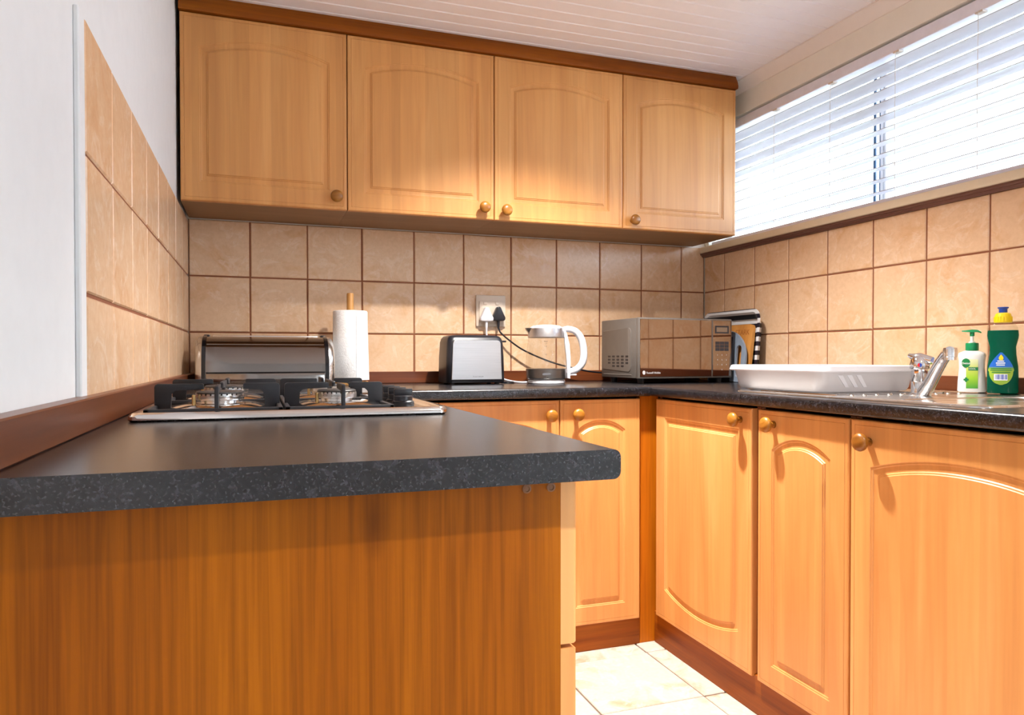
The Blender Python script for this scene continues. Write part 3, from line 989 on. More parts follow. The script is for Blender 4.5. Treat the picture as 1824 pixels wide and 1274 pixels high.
# ------------------------------------------------------------------ paper towel
pt = thing('paper_towel_roll', 'white paper towel roll on a wooden pole stand', 'paper towel', (0.545, -0.125, ZC))
bm = B(); lathe(bm, [(0.064, 0.0), (0.066, 0.003), (0.066, 0.010), (0.062, 0.013)], 40)
obj('stand_base', bm, M['base_wood'], pt)
bm = B(); lathe(bm, [(0.0125, 0.013), (0.0125, 0.328), (0.011, 0.331)], 20)
obj('pole', bm, M['pole'], pt)
bm = B()
lathe(bm, [(0.020, 0.018), (0.0585, 0.018), (0.0610, 0.021), (0.0615, 0.14), (0.0610, 0.264), (0.0585, 0.267), (0.020, 0.267), (0.020, 0.018)], 48, cap0=False, cap1=False)
obj('roll', bm, M['paper'], pt, smooth=60)
bm = B()
R0 = 0.0622
rings = []
for k in range(6):
    a = -1.35 + 0.16 * k
    e = 0.010 * (k / 5) ** 2
    rings.append([Vector(((R0 + e) * math.cos(a), (R0 + e) * math.sin(a), 0.019)), Vector(((R0 + e * .3) * math.cos(a), (R0 + e * .3) * math.sin(a), 0.262)),
                  Vector(((R0 + e * .3 + .0006) * math.cos(a), (R0 + e * .3 + .0006) * math.sin(a), 0.262)), Vector(((R0 + e + .0006) * math.cos(a), (R0 + e + .0006) * math.sin(a), 0.019))])
loft(bm, rings)
obj('loose_sheet', bm, M['paper'], pt)

# ------------------------------------------------------------------ toaster
to = thing('toaster', 'black toaster with brushed steel front in front of the socket', 'toaster', (0.985, -0.172, ZC))
def toast_ring(z, hw, hd, r):
    return [Vector((x, y, z)) for x, y in rrect(-hw, hw, -hd, hd, r)]
bm = B()
loft(bm, [toast_ring(0.006, 0.108, 0.072, 0.02), toast_ring(0.010, 0.112, 0.076, 0.022), toast_ring(0.10, 0.110, 0.075, 0.022), toast_ring(0.155, 0.107, 0.072, 0.022),
          toast_ring(0.170, 0.103, 0.068, 0.022), toast_ring(0.178, 0.096, 0.060, 0.022), toast_ring(0.181, 0.085, 0.050, 0.02)])
obj('shell', bm, M['black'], to, smooth=60)
bm = B()
ol = []
for k in range(7): ol.append((-0.090 + 0.012 - 0.012 * math.sin(PI / 2 * k / 6), 0.150 + 0.012 * math.cos(PI / 2 * k / 6)))
ol += [(-0.096, 0.018), (0.096, 0.018)]
for k in range(7): ol.append((0.078 + 0.012 * math.cos(PI / 2 * k / 6), 0.150 + 0.012 * math.sin(PI / 2 * k / 6)))
prism(bm, ol, -0.0805, -0.070, bevel=0.0015)
plate = obj('front_plate', bm, M['brushed'], to, smooth=8)
bm = B()
for yy in (-0.022, 0.022): box(bm, -0.07, 0.07, yy - 0.011, yy + 0.011, 0.1795, 0.1822, 0.001, 1)
obj('bread_slot', bm, M['black_gloss'], to)
bm = B(); box(bm, 0.104, 0.130, -0.030, -0.008, 0.156, 0.163, 0.002, 2)
obj('lever', bm, M['black'], to)
text('lettering', 'P L A T I N U M', 0.0058, M['print_dark'], plate, T(0.004, -0.0807, 0.029) @ RX90)
for fx in (-0.085, 0.085):
    for fy in (-0.05, 0.05):
        bm = B(); lathe(bm, [(0.009, 0.0), (0.009, 0.008)], 12, T(fx, fy, 0))
        obj('foot', bm, M['black'], to)

# ------------------------------------------------------------------ kettle
kt = thing('glass_kettle', 'glass electric kettle with white handle and steel bands', 'kettle', (1.264, -0.235, ZC), -0.25)
bm = B(); lathe(bm, [(0.062, 0.0), (0.070, 0.002), (0.0715, 0.008), (0.070, 0.014), (0.066, 0.016)], 48)
obj('power_base', bm, M['white_plastic'], kt)
bm = B(); lathe(bm, [(0.068, 0.016), (0.0745, 0.019), (0.0755, 0.021), (0.070, 0.021)], 48); obj('seat_ring', bm, M['steel'], kt)
bm = B(); lathe(bm, [(0.070, 0.021), (0.0760, 0.022), (0.0780, 0.052), (0.0785, 0.056), (0.076, 0.057)], 48)
band = obj('lower_band', bm, M['kettle_band'], kt)
bm = B()
lathe(bm, [(0.0755, 0.057), (0.0780, 0.060), (0.0785, 0.075), (0.0765, 0.110), (0.0725, 0.145), (0.0685, 0.176)], 56, cap0=False, cap1=False)
gl = obj('glass_body', bm, M['kettle_glass'], kt, smooth=80)
bm = B(); lathe(bm, [(0.0670, 0.173), (0.0705, 0.175), (0.0695, 0.190), (0.0645, 0.209), (0.061, 0.211)], 48)
collar = obj('steel_collar', bm, M['brushed'], kt)
bm = B(); lathe(bm, [(0.0645, 0.209), (0.0630, 0.213), (0.050, 0.219), (0.030, 0.222), (0.012, 0.2225)], 48)
obj('lid', bm, M['white_plastic'], kt)
bm = B()     # spout: pulled lip on the left
sp = []
for k, (x, hw, zb, zt) in enumerate(((-0.058, 0.026, 0.176, 0.2105), (-0.067, 0.020, 0.184, 0.2105), (-0.076, 0.010, 0.198, 0.2105), (-0.081, 0.003, 0.207, 0.2105))):
    sp.append([Vector((x, -hw, zt)), Vector((x, -hw * 0.75, zb + (zt - zb) * 0.35)), Vector((x, 0, zb)), Vector((x, hw * 0.75, zb + (zt - zb) * 0.35)), Vector((x, hw, zt))])
loft(bm, sp)
obj('spout', bm, M['steel'], kt)
bm = B()
hp = spline([(0.060, 0, 0.203), (0.085, 0, 0.207), (0.115, 0, 0.196), (0.136, 0, 0.165), (0.144, 0, 0.115), (0.138, 0, 0.078), (0.118, 0, 0.055), (0.092, 0, 0.045), (0.078, 0, 0.040)], 6)
rs = [0.011 + 0.003 * math.sin(PI * min(1, i / (len(hp) - 1))) for i in range(len(hp))]
tube(bm, hp, rs, 14)
obj('handle', bm, M['white_plastic'], kt, smooth=80)
bm = B()
prism(bm, [(0.0660, 0.205), (0.0705, 0.150), (0.0765, 0.100), (0.0780, 0.020), (0.0905, 0.018), (0.0905, 0.024), (0.0880, 0.028), (0.0910, 0.100), (0.0870, 0.150), (0.0780, 0.188), (0.0690, 0.208)], -0.012, 0.012, bevel=0.002)
obj('handle_spine', bm, M['white_plastic'], kt)
bm = B(); box(bm, 0.088, 0.116, -0.007, 0.007, 0.030, 0.0365, 0.0025, 2)
obj('switch_paddle', bm, M['white_plastic'], kt)
def on_cyl(r, ang, z):     # text plate on the kettle's round side
    return Matrix.Rotation(ang, 4, 'Z') @ T(0, -r, z) @ RX90
text('lettering', 'salton', 0.0125, M['print_grey'], band, on_cyl(0.0785, -0.12, 0.038))
for s_, z_ in (('MAX', 0.158), ('1.7', 0.150), ('1.5', 0.140), ('1.0', 0.110), ('0.5', 0.084)):
    text('level_mark', s_, 0.0066, M['print_dark'], gl, on_cyl(0.0735 + 0.045 * (0.158 - z_), -0.16, z_))

# ------------------------------------------------------------------ socket, plugs and cords
so = thing('wall_socket', 'ivory double wall socket above the toaster', 'socket', (1.115, 0.0, 1.166))
bm = B(); box(bm, -0.062, 0.062, -0.010, 0.001, -0.063, 0.063, 0.003, 2)
pl = obj('face_plate', bm, M['socket'], so)
bm = B(); box(bm, -0.050, 0.050, -0.013, -0.009, -0.052, 0.038, 0.0015, 2)
obj('inner_plate', bm, M['socket'], so)
for sx in (-0.025, 0.025):
    bm = B(); box(bm, sx - 0.007, sx + 0.007, -0.016, -0.011, 0.024, 0.036, 0.0015, 2)
    obj('rocker_switch', bm, M['socket'], so)
def plug_mesh(bm, x, z, y0=-0.013):
    ol = []
    for cx, cz, r, a0, a1 in ((0.018, -0.018, 0.009, -PI / 2, PI / 6), (0.0, 0.020, 0.010, PI / 6, PI * 5 / 6), (-0.018, -0.018, 0.009, PI * 5 / 6, PI * 3 / 2)):
        for k in range(6):
            a = a0 + (a1 - a0) * k / 5
            ol.append((cx + r * math.cos(a), cz + r * math.sin(a)))
    prism(bm, ol, y0 - 0.026, y0, T(x, 0, z), 0.004)
pw = thing('power_cord', 'white three-pin plug and cord feeding the kettle base', 'power cord', (1.091, -0.02, 1.150))
bm = B(); plug_mesh(bm, 1.091, 1.150)
lathe(bm, [(0.0065, 0), (0.0055, -0.020), (0.004, -0.034)], 12, T(1.091, -0.026, 1.126))
obj('plug', bm, M['white_plastic'], pw, True)
bm = B()
tube(bm, spline([(1.091, -0.026, 1.096), (1.092, -0.028, 1.060), (1.096, -0.040, 1.000), (1.102, -0.050, 0.945), (1.118, -0.085, 0.905), (1.145, -0.150, 0.889), (1.172, -0.205, 0.8846), (1.196, -0.225, 0.886)], 7), 0.0036, 8)
obj('cable', bm, M['white_plastic'], pw, True)
pk = thing('power_cord', 'black three-pin plug and cord running behind the kettle to the microwave', 'power cord', (1.141, -0.02, 1.153))
bm = B(); plug_mesh(bm, 1.141, 1.153)
lathe(bm, [(0.0065, 0), (0.0055, -0.020), (0.004, -0.034)], 12, T(1.141, -0.026, 1.129))
obj('plug', bm, M['black'], pk, True)
bm = B()
tube(bm, spline([(1.141, -0.026, 1.099), (1.150, -0.030, 1.078), (1.185, -0.040, 1.046), (1.235, -0.045, 1.012), (1.300, -0.050, 0.982), (1.375, -0.055, 0.955), (1.450, -0.060, 0.936), (1.530, -0.055, 0.921), (1.60, -0.050, 0.915), (1.66, -0.055, 0.918), (1.70, -0.07, 0.93)], 7), 0.0036, 8)
obj('cable', bm, M['black'], pk, True)
bm = B()
tube(bm, spline([(1.085, -0.12, 0.900), (1.105, -0.125, 0.886), (1.130, -0.14, 0.8846), (1.150, -0.17, 0.8846), (1.140, -0.205, 0.8846), (1.115, -0.21, 0.8846), (1.100, -0.19, 0.8846)], 7), 0.0036, 8)
bmesh.ops.translate(bm, verts=bm.verts[:], vec=(-0.985, 0.172, -ZC))
obj('cord', bm, M['black'], to)

# ------------------------------------------------------------------ microwave
mw = thing('microwave', 'silver microwave with mirrored door in the worktop corner', 'microwave', (1.566, -0.402, ZC), math.radians(2.4))
MWW, MWD, MZ0, MZ1 = 0.425, 0.285, 0.020, 0.2475
bm = B(); box(bm, 0.0, MWW, 0.022, MWD, MZ0, MZ1, 0.004, 2)
obj('casing', bm, M['mw_body'], mw)
bm = B(); box(bm, 0.0, MWW, 0.0, 0.0215, MZ0 - 0.001, MZ1 + 0.001, 0.004, 2)
fr_ = obj('front_frame', bm, M['mw_body'], mw)
bm = B(); box(bm, 0.006, 0.327, -0.0016, 0.004, MZ0 + 0.006, MZ1 - 0.005, 0.0008, 1)
door = obj('door_glass', bm, M['mw_glass'], mw)
bm = B(); box(bm, 0.333, MWW - 0.005, -0.0016, 0.004, MZ0 + 0.006, MZ1 - 0.005, 0.0008, 1)
cp = obj('control_panel', bm, M['mw_glass'], mw)
bm = B()
for a in ((0.343, 0.408, 0.192, 0.198), (0.343, 0.408, 0.216, 0.222), (0.343, 0.350, 0.198, 0.216), (0.401, 0.408, 0.198, 0.216)):
    box(bm, a[0], a[1], -0.0022, 0.0, a[2], a[3])
obj('display_frame', bm, M['display'], cp)
bm = B(); box(bm, 0.350, 0.401, -0.0020, 0.0, 0.198, 0.216); obj('display', bm, M['display_lcd'], cp)
for r_ in range(3):
    for c_ in range(3):
        bm = B(); box(bm, 0.345 + c_ * 0.0215, 0.3645 + c_ * 0.0215, -0.0022, 0.0, 0.124 + r_ * 0.0125, 0.1355 + r_ * 0.0125)
        obj('function_key', bm, M['display'], cp)
for r_, row in enumerate(('123', '456', '789', ' 0 ')):
    for c_, ch in enumerate(row):
        if ch != ' ':
            text('key_digit', ch, 0.008, M['print_light'], cp, T(0.355 + c_ * 0.021, -0.0019, 0.108 - r_ * 0.019) @ RX90)
text('lettering', 'Russell Hobbs', 0.0108, M['print_light'], door, T(0.064, -0.0019, 0.041) @ RX90)
bm = B(); lathe(bm, [(0.006, 0), (0.006, 0.0006)], 20, T(0.0225, -0.0016, 0.042) @ RX90, sx=1.0, sy=1.25)
obj('logo', bm, M['print_light'], door)
bm = B()      # embossed side panel
ol = [(MWD - 0.018, 0.052), (MWD - 0.018, 0.205), (0.080, 0.212)]
for k in range(7):
    a = PI / 2 * k / 6; ol.append((0.072 - 0.020 * math.sin(a), 0.192 + 0.020 * math.cos(a)))
for k in range(7):
    a = PI / 2 * k / 6; ol.append((0.072 - 0.020 * math.cos(a), 0.064 - 0.020 * math.sin(a)))
prism(bm, ol, -0.0016, 0.002, Matrix.Rotation(PI / 2, 4, 'Z') @ Matrix.Scale(-1, 4, (0, 1, 0)) @ T(0, 0, 0), 0.0012)
bmesh.ops.transform(bm, matrix=T(0, 0, 0), verts=bm.verts[:])
sp_ = obj('side_panel', bm, M['mw_body'], mw)
bm = B(); box(bm, -0.0014, 0.002, 0.05, MWD - 0.02, 0.030, 0.0345, 0.0008, 1)
obj('side_rib', bm, M['mw_body'], mw)
for r_ in range(4):
    for c_ in range(5):
        if r_ == 3 and c_ in (0, 4): continue
        bm = B()
        y0_ = 0.072 + c_ * 0.034
        box(bm, -0.0022, 0.001, y0_, y0_ + 0.020, 0.099 - r_ * 0.0125, 0.1065 - r_ * 0.0125, 0.0006, 1)
        obj('vent_slot', bm, M['black'], mw)
for fx in (0.035, MWW - 0.035):
    for fy in (0.04, MWD - 0.04):
        bm = B(); lathe(bm, [(0.012, 0.0), (0.014, 0.020)], 14, T(fx, fy, 0)); obj('foot', bm, M['black'], mw)

# ------------------------------------------------------------------ tray and boards leaning on the right wall
tr = thing('serving_tray', 'navy and white striped tray leaning against the right wall', 'tray', (2.068, -0.262, ZC), 0)
# local: built facing -x ; u = -y (towards viewer) , v = z
def tray_ring(x, hw, z0_, z1_, r):
    return [Vector((x, -u, v)) for u, v in rrect(-hw, hw, z0_, z1_, r, 6)]
bm = B()
rg = [tray_ring(0.022, 0.150, 0.022, 0.250, 0.028), tray_ring(-0.016, 0.176, 0.002, 0.276, 0.036), tray_ring(-0.018, 0.190, 0.000, 0.288, 0.044),
      tray_ring(-0.021, 0.190, 0.000, 0.288, 0.044), tray_ring(-0.020, 0.176, 0.005, 0.275, 0.035), tray_ring(0.016, 0.148, 0.026, 0.248, 0.026)]
loft(bm, rg)
bmesh.ops.transform(bm, matrix=Matrix.Rotation(math.radians(5), 4, 'Y'), verts=bm.verts[:])
for v in bm.verts: v.co.z += 0.0025
obj('tray_shell', bm, M['stripes'], tr, smooth=40)
cbd = thing('chopping_board', 'bamboo chopping board standing in the striped tray', 'board', (2.030, -0.260, ZC + 0.003))
bm = B()
pts = rrect(-0.165, 0.168, 0.0, 0.228, 0.020, 5)
vr0 = [Vector((0.0, -u, v)) for u, v in pts]; vr1 = [Vector((0.013, -u, v)) for u, v in pts]
loft(bm, [vr0, vr1])
Mlean = Matrix.Rotation(math.radians(7), 4, 'Y')
bmesh.ops.transform(bm, matrix=Mlean, verts=bm.verts[:])
bo = obj('board', bm, M['bamboo'], cbd)
text('lettering', 'STARK', 0.030, M['burn'], bo, Mlean @ T(-0.0003, -0.105, 0.196) @ Matrix.Rotation(-PI / 2, 4, 'Z') @ RX90)
gb = thing('cutting_board', 'blue-grey plastic cutting board with slotted handle in front of the bamboo board', 'board', (2.014, -0.292, ZC + 0.002))
Mlean = Matrix.Rotation(math.radians(5), 4, 'Y')
bm = B()
MU = Mlean @ Matrix.Rotation(-PI / 2, 4, 'Z')
outer = [(-0.10, 0.0), (0.138, 0.0)] + [(0.010 + 0.128 * math.cos(PI / 2 * k / 12), 0.095 + 0.110 * math.sin(PI / 2 * k / 12)) for k in range(13)] + [(-0.10, 0.205)]
hole = rrect(0.080, 0.111, 0.02, 0.145, 0.0145, 5)
es = []
for loop in (outer, hole):
    vs = [bm.verts.new(Vector((x, -0.004, z))) for x, z in loop]
    es += [bm.edges.new((vs[i], vs[(i + 1) % len(vs)])) for i in range(len(vs))]
bmesh.ops.triangle_fill(bm, use_beauty=True, use_dissolve=False, edges=es)
ext = bmesh.ops.extrude_face_region(bm, geom=bm.faces[:])
bmesh.ops.translate(bm, verts=[v for v in ext['geom'] if isinstance(v, bmesh.types.BMVert)], vec=(0, 0.008, 0))
bmesh.ops.transform(bm, matrix=MU, verts=bm.verts[:])
obj('board', bm, M['board_grey'], gb)
bm = B(); box(bm, -0.09, 0.050, -0.0052, -0.003, 0.0, 0.178, 0.001, 1, MU)
obj('cutting_panel', bm, M['board_dark'], gb)

# ------------------------------------------------------------------ sink, tap, tub, bottles
sk = thing('kitchen_sink', 'stainless inset sink with drainer in the right worktop', 'sink', (1.805, -1.40, ZC))
sx0, sx1, sy0, sy1 = 1.535, 2.075, -1.785, -1.010
bm = B()
def srect(ins, z, r):
    return [Vector((x, y, ZC + z)) for x, y in rrect(sx0 + ins, sx1 - ins, sy0 + ins, sy1 - ins, r)]
loft(bm, [srect(0.0, 0.0004, 0.035), srect(0.0005, 0.0030, 0.035), srect(0.005, 0.0050, 0.032), srect(0.010, 0.0050, 0.030), srect(0.016, 0.0022, 0.026)], True, False)
# deck around the bowl
deck = [(x, y) for x, y in rrect(sx0 + 0.016, sx1 - 0.016, sy0 + 0.016, sy1 - 0.016, 0.026)]
bx0, bx1, by0, by1 = 1.60, 1.97, -1.728, -1.514
bowl = rrect(bx0, bx1, by0, by1, 0.05)
dv = [bm.verts.new((x, y, ZC + 0.0022)) for x, y in deck]
bv = [bm.verts.new((x, y, ZC + 0.0022)) for x, y in bowl]
for i in range(len(dv)):
    j = (i + 1) % len(dv)
    bm.faces.new((dv[i], dv[j], bv[j], bv[i]))
prev = bv
for ins, z in ((0.004, -0.004), (0.012, -0.12), (0.03, -0.14)):
    ring = [bm.verts.new((x, y, ZC + z)) for x, y in rrect(bx0 + ins, bx1 - ins, by0 + ins, by1 - ins, 0.05)]
    for i in range(len(ring)):
        j = (i + 1) % len(ring)
        bm.faces.new((prev[i], prev[j], ring[j], ring[i]))
    prev = ring
bm.faces.new(prev)
obj('basin', bm, M['steel'], sk, True, 40)
for k in range(9):
    bm = B()
    xx = 1.600 + k * 0.045
    pts = [(xx, -1.06, ZC + 0.0018), (xx, -1.20, ZC + 0.0018), (xx, -1.345, ZC + 0.0018)]
    tube(bm, pts, 0.0042, 8)
    obj('drainer_ridge', bm, M['steel'], sk, True)
for k in range(10):
    bm = B()
    bmesh.ops.create_icosphere(bm, subdivisions=2, radius=0.006, matrix=T(1.62 + k * 0.04, -1.375, ZC + 0.001))
    obj('drainer_stud', bm, M['steel'], sk, True)

tp = thing('mixer_tap', 'chrome single-lever mixer tap between tub and soap bottle', 'tap', (1.800, -1.412, ZC + 0.0022))
bm = B(); lathe(bm, [(0.026, 0.0), (0.026, 0.003), (0.0205, 0.006), (0.0195, 0.010), (0.0195, 0.034), (0.0188, 0.035), (0.0195, 0.036), (0.0195, 0.066)], 32)
obj('tap_body', bm, M['chrome'], tp)
bm = B(); lathe(bm, [(0.0205, 0.0665), (0.0225, 0.069), (0.0230, 0.078), (0.0205, 0.090), (0.014, 0.098), (0.005, 0.101)], 32)
hd = obj('lever_head', bm, M['chrome'], tp, smooth=60)
bm = B()
d_ = Vector((-0.30, 0.95, 0)).normalized()
tube(bm, [Vector((0, 0, 0.088)) - d_ * 0.030, Vector((0, 0, 0.096)), Vector((0, 0, 0.098)) + d_ * 0.018, Vector((0, 0, 0.102)) + d_ * 0.027], [0.010, 0.012, 0.008, 0.005], 12)
obj('lever', bm, M['chrome'], hd, smooth=60)
for nm, off, mat_ in (('hot_mark', 1, 'red'), ('cold_mark', -1, 'blue')):
    bm = B()
    ang = math.atan2(-1.385, -1.571)
    a0 = PI / 2 if off > 0 else -PI / 2
    pts = [(0.005 * math.cos(a0 + PI * k / 10), 0.005 * math.sin(a0 + PI * k / 10)) for k in range(11)]
    prism(bm, pts, -0.0012, 0.0008, T(0, 0, 0.077) @ Matrix.Rotation(ang + PI / 2, 4, 'Z') @ T(0, -0.0228, 0))
    obj(nm, bm, M[mat_], hd)
bm = B()
p0 = Vector((-0.006, -0.010, 0.010)); 
path = [Vector((-0.006, -0.018, 0.008)), Vector((-0.020, -0.045, 0.030)), Vector((-0.044, -0.086, 0.066)), Vector((-0.062, -0.118, 0.092)), Vector((-0.074, -0.138, 0.105)), Vector((-0.086, -0.156, 0.109))]
tube(bm, spline(path, 5), [0.0165, 0.0165, 0.0160, 0.0160, 0.0158, 0.0155, 0.015, 0.015, 0.0145, 0.0145, 0.014, 0.014, 0.0135, 0.0135, 0.013, 0.013, 0.013, 0.0125, 0.0125, 0.0125, 0.0125, 0.0125, 0.0125, 0.0125, 0.0125, 0.0125], 16)
obj('spout', bm, M['chrome'], tp, smooth=70)
bm = B(); lathe(bm, [(0.0135, 0.014), (0.0145, 0.010), (0.0145, -0.006), (0.0132, -0.007), (0.0132, -0.014), (0.010, -0.014)], 24, T(-0.086, -0.156, 0.104))
obj('aerator', bm, M['chrome'], tp)

tb = thing('dish_tub', 'white translucent plastic dish tub on the sink drainer', 'tub', (1.725, -1.13, ZC + 0.006))
def tring(x0_, x1_, y0_, y1_, z, r):
    return [Vector((x, y, z)) for x, y in rrect(x0_, x1_, y0_, y1_, r)]
zb = ZC + 0.0063
bm = B()
rx0, rx1, ry0, ry1 = 1.562, 1.925, -1.325, -0.932
qx0, qx1, qy0, qy1 = 1.592, 1.905, -1.298, -0.947
rings = [tring(qx0 + .02, qx1 - .02, qy0 + .02, qy1 - .02, zb, 0.02), tring(qx0 + .003, qx1 - .003, qy0 + .003, qy1 - .003, zb + 0.003, 0.03), tring(qx0 - .002, qx1 + .002, qy0 - .003, qy1 + .002, zb + 0.012, 0.032),
         tring(rx0 + .012, rx1 - .012, ry0 + .012, ry1 - .012, zb + 0.062, 0.036),
         tring(rx0 + .015, rx1 - .015, ry0 + .015, ry1 - .015, zb + 0.062, 0.034), tring(qx0 + .002, qx1 - .002, qy0 + .002, qy1 - .002, zb + 0.014, 0.030), tring(qx0 + .02, qx1 - .02, qy0 + .02, qy1 - .02, zb + 0.003, 0.02)]
loft(bm, rings)
obj('tub_body', bm, M['tub'], tb, True, 40)
bm = B()
rings = [tring(rx0 + .014, rx1 - .014, ry0 + .014, ry1 - .014, zb + 0.0622, 0.034), tring(rx0 + .0115, rx1 - .0115, ry0 + .0115, ry1 - .0115, zb + 0.0560, 0.036), tring(rx0 + .001, rx1 - .001, ry0 + .001, ry1 - .001, zb + 0.0545, 0.042),
         tring(rx0 - .001, rx1 + .001, ry0 - .001, ry1 + .001, zb + 0.0580, 0.044), tring(rx0 + .003, rx1 - .003, ry0 + .003, ry1 - .003, zb + 0.0690, 0.042), tring(rx0 + .008, rx1 - .008, ry0 + .008, ry1 - .008, zb + 0.0705, 0.038),
         tring(rx0 + .018, rx1 - .018, ry0 + .018, ry1 - .018, zb + 0.0690, 0.034)]
vr = loft(bm, rings, False, False)
for i in range(len(vr[0])):
    j = (i + 1) % len(vr[0])
    bm.faces.new((vr[-1][i], vr[-1][j], vr[0][j], vr[0][i]))
obj('tub_rim', bm, M['tub_rim'], tb, True, 40)
for k in range(3):      # slanted pale bars set on the tub's end
    bm = B()
    x0_ = 1.640 + k * 0.030
    sl = (ry0 + .012 - (qy0 - .003)) / 0.05
    def pe(x, dz): return Vector((x, qy0 - 0.0042 + sl * (dz - 0.012), zb + dz))
    a = [pe(x0_ + 0.030, 0.014), pe(x0_ + 0.042, 0.014), pe(x0_ + 0.014, 0.046), pe(x0_ - 0.002, 0.046)]
    loft(bm, [a, [p + Vector((0, 0.003, 0)) for p in a]])
    obj('pale_bar', bm, M['tub_rim'], tb, True)

def oval(cx, cy, hw, hd, z, n=32, e=2.6):
    P = []
    for k in range(n):
        a = 2 * PI * k / n
        c, s = math.cos(a), math.sin(a)
        P.append(Vector((cx + hw * math.copysign(abs(c) ** (2 / e), c), cy + hd * math.copysign(abs(s) ** (2 / e), s), z)))
    return P
def curved_label(bm, outline, hw, hd, off=0.0006):
    """thin label following the bottle's front: outline points (x,z)"""
    def yy(x):
        c = min(1, abs(x) / hw)
        return -hd * (max(0, 1 - c ** 2.6)) ** (1 / 2.6)
    n = len(outline)
    a = [bm.verts.new((x, yy(x) - off, z)) for x, z in outline]
    bm.faces.new(a)
    r = bmesh.ops.triangulate(bm, faces=bm.faces[:])
    ext = bmesh.ops.extrude_face_region(bm, geom=bm.faces[:])
    bmesh.ops.translate(bm, verts=[v for v in ext['geom'] if isinstance(v, bmesh.types.BMVert)], vec=(0, 0.0012, 0))
def grid_label(bm, x0_, x1_, z0_, z1_, hw, hd, off=0.0007, e=2.6, nx=8, shape=None, nz=1):
    def yy(x):
        c = min(1, abs(x) / hw)
        return -hd * (max(0, 1 - c ** e)) ** (1 / e)
    fr_, bk = [], []
    for r in range(nz + 1):
        z = z0_ + (z1_ - z0_) * r / nz
        a, b = (x0_, x1_) if shape is None else shape(z)
        fr_.append([bm.verts.new((a + (b - a) * i / nx, yy(a + (b - a) * i / nx) - off, z)) for i in range(nx + 1)])
        bk.append([bm.verts.new((a + (b - a) * i / nx, yy(a + (b - a) * i / nx) - off + 0.0008, z)) for i in range(nx + 1)])
    for r in range(nz):
        for i in range(nx):
            bm.faces.new((fr_[r][i], fr_[r][i + 1], fr_[r + 1][i + 1], fr_[r + 1][i]))
            bm.faces.new((bk[r][i], bk[r + 1][i], bk[r + 1][i + 1], bk[r][i + 1]))
ROT = -math.radians(52)
sb = thing('soap_bottle', 'white pump soap bottle with green cap and label', 'bottle', (2.042, -1.362, ZC + 0.0052), ROT)
bm = B()
loft(bm, [oval(0, 0, 0.030, 0.017, 0), oval(0, 0, 0.0335, 0.0195, 0.003), oval(0, 0, 0.0325, 0.019, 0.03), oval(0, 0, 0.0295, 0.018, 0.065), oval(0, 0, 0.0305, 0.018, 0.085), oval(0, 0, 0.0325, 0.0185, 0.098),
          oval(0, 0, 0.0305, 0.0175, 0.105), oval(0, 0, 0.020, 0.0145, 0.110, e=2.2), oval(0, 0, 0.0135, 0.0125, 0.112, e=2)])
body = obj('bottle_body', bm, M['soap_white'], sb, smooth=60)
bm = B(); lathe(bm, [(0.0150, 0.111), (0.0155, 0.113), (0.0155, 0.130), (0.0145, 0.132)], 28); obj('collar', bm, M['pump_green'], sb)
bm = B(); lathe(bm, [(0.008, 0.132), (0.008, 0.135), (0.0042, 0.136), (0.0042, 0.152)], 18); obj('pump_stem', bm, M['soap_white'], sb)
bm = B()
lathe(bm, [(0.0055, 0.150), (0.0055, 0.162)], 18)
loft(bm, [[Vector((x, y, z)) for y, z in ((-hw, zc - .0015), (hw, zc - .0015), (hw * .7, zc + hh), (-hw * .7, zc + hh))] for x, hw, zc, hh in ((-0.024, 0.003, 0.164, 0.0015), (-0.016, 0.006, 0.163, 0.003), (0, 0.009, 0.162, 0.006), (0.012, 0.008, 0.162, 0.005), (0.021, 0.005, 0.159, 0.002))])
obj('pump_head', bm, M['pump_green'], sb, smooth=50)
bm = B(); grid_label(bm, -0.013, 0.014, 0.010, 0.088, 0.0315, 0.0185, 0.0010); obj('label', bm, M['label_grad'], body)
bm = B(); grid_label(bm, -0.024, -0.004, 0.066, 0.096, 0.0315, 0.0185, 0.0014, nz=10, shape=lambda z: (-0.0135 - 0.0105 * math.sqrt(max(0, 1 - ((z - .078) / .0125) ** 2)), -0.0135 + 0.0105 * math.sqrt(max(0, 1 - ((z - .078) / .0125) ** 2)))) if False else grid_label(bm, 0, 0, 0.0656, 0.0904, 0.0315, 0.0185, 0.0014, nz=12, shape=lambda z: (-0.0135 - 0.0100 * math.sqrt(max(0.0, 1 - ((z - .078) / .0125) ** 2)), -0.0135 + 0.0100 * math.sqrt(max(0.0, 1 - ((z - .078) / .0125) ** 2))))
badge = obj('round_badge', bm, M['label_green'], body)
text('lettering', 'Dettol', 0.0072, M['drop'], badge, T(-0.0133, -0.0198, 0.0772) @ RX90, bold=0.0001)
bm = B(); grid_label(bm, -0.008, 0.014, 0.058, 0.067, 0.0315, 0.0185, 0.0014); band_ = obj('label_band', bm, M['label_green'], body)
text('lettering', 'COOL', 0.0058, M['drop'], band_, T(0.001, -0.0201, 0.0625) @ RX90)
bm = B(); grid_label(bm, -0.019, -0.007, 0.031, 0.036, 0.0315, 0.0185, 0.0015); grid_label(bm, -0.0155, -0.0105, 0.0275, 0.0395, 0.0315, 0.0185, 0.0015)
obj('cross_mark', bm, M['label_green'], body)

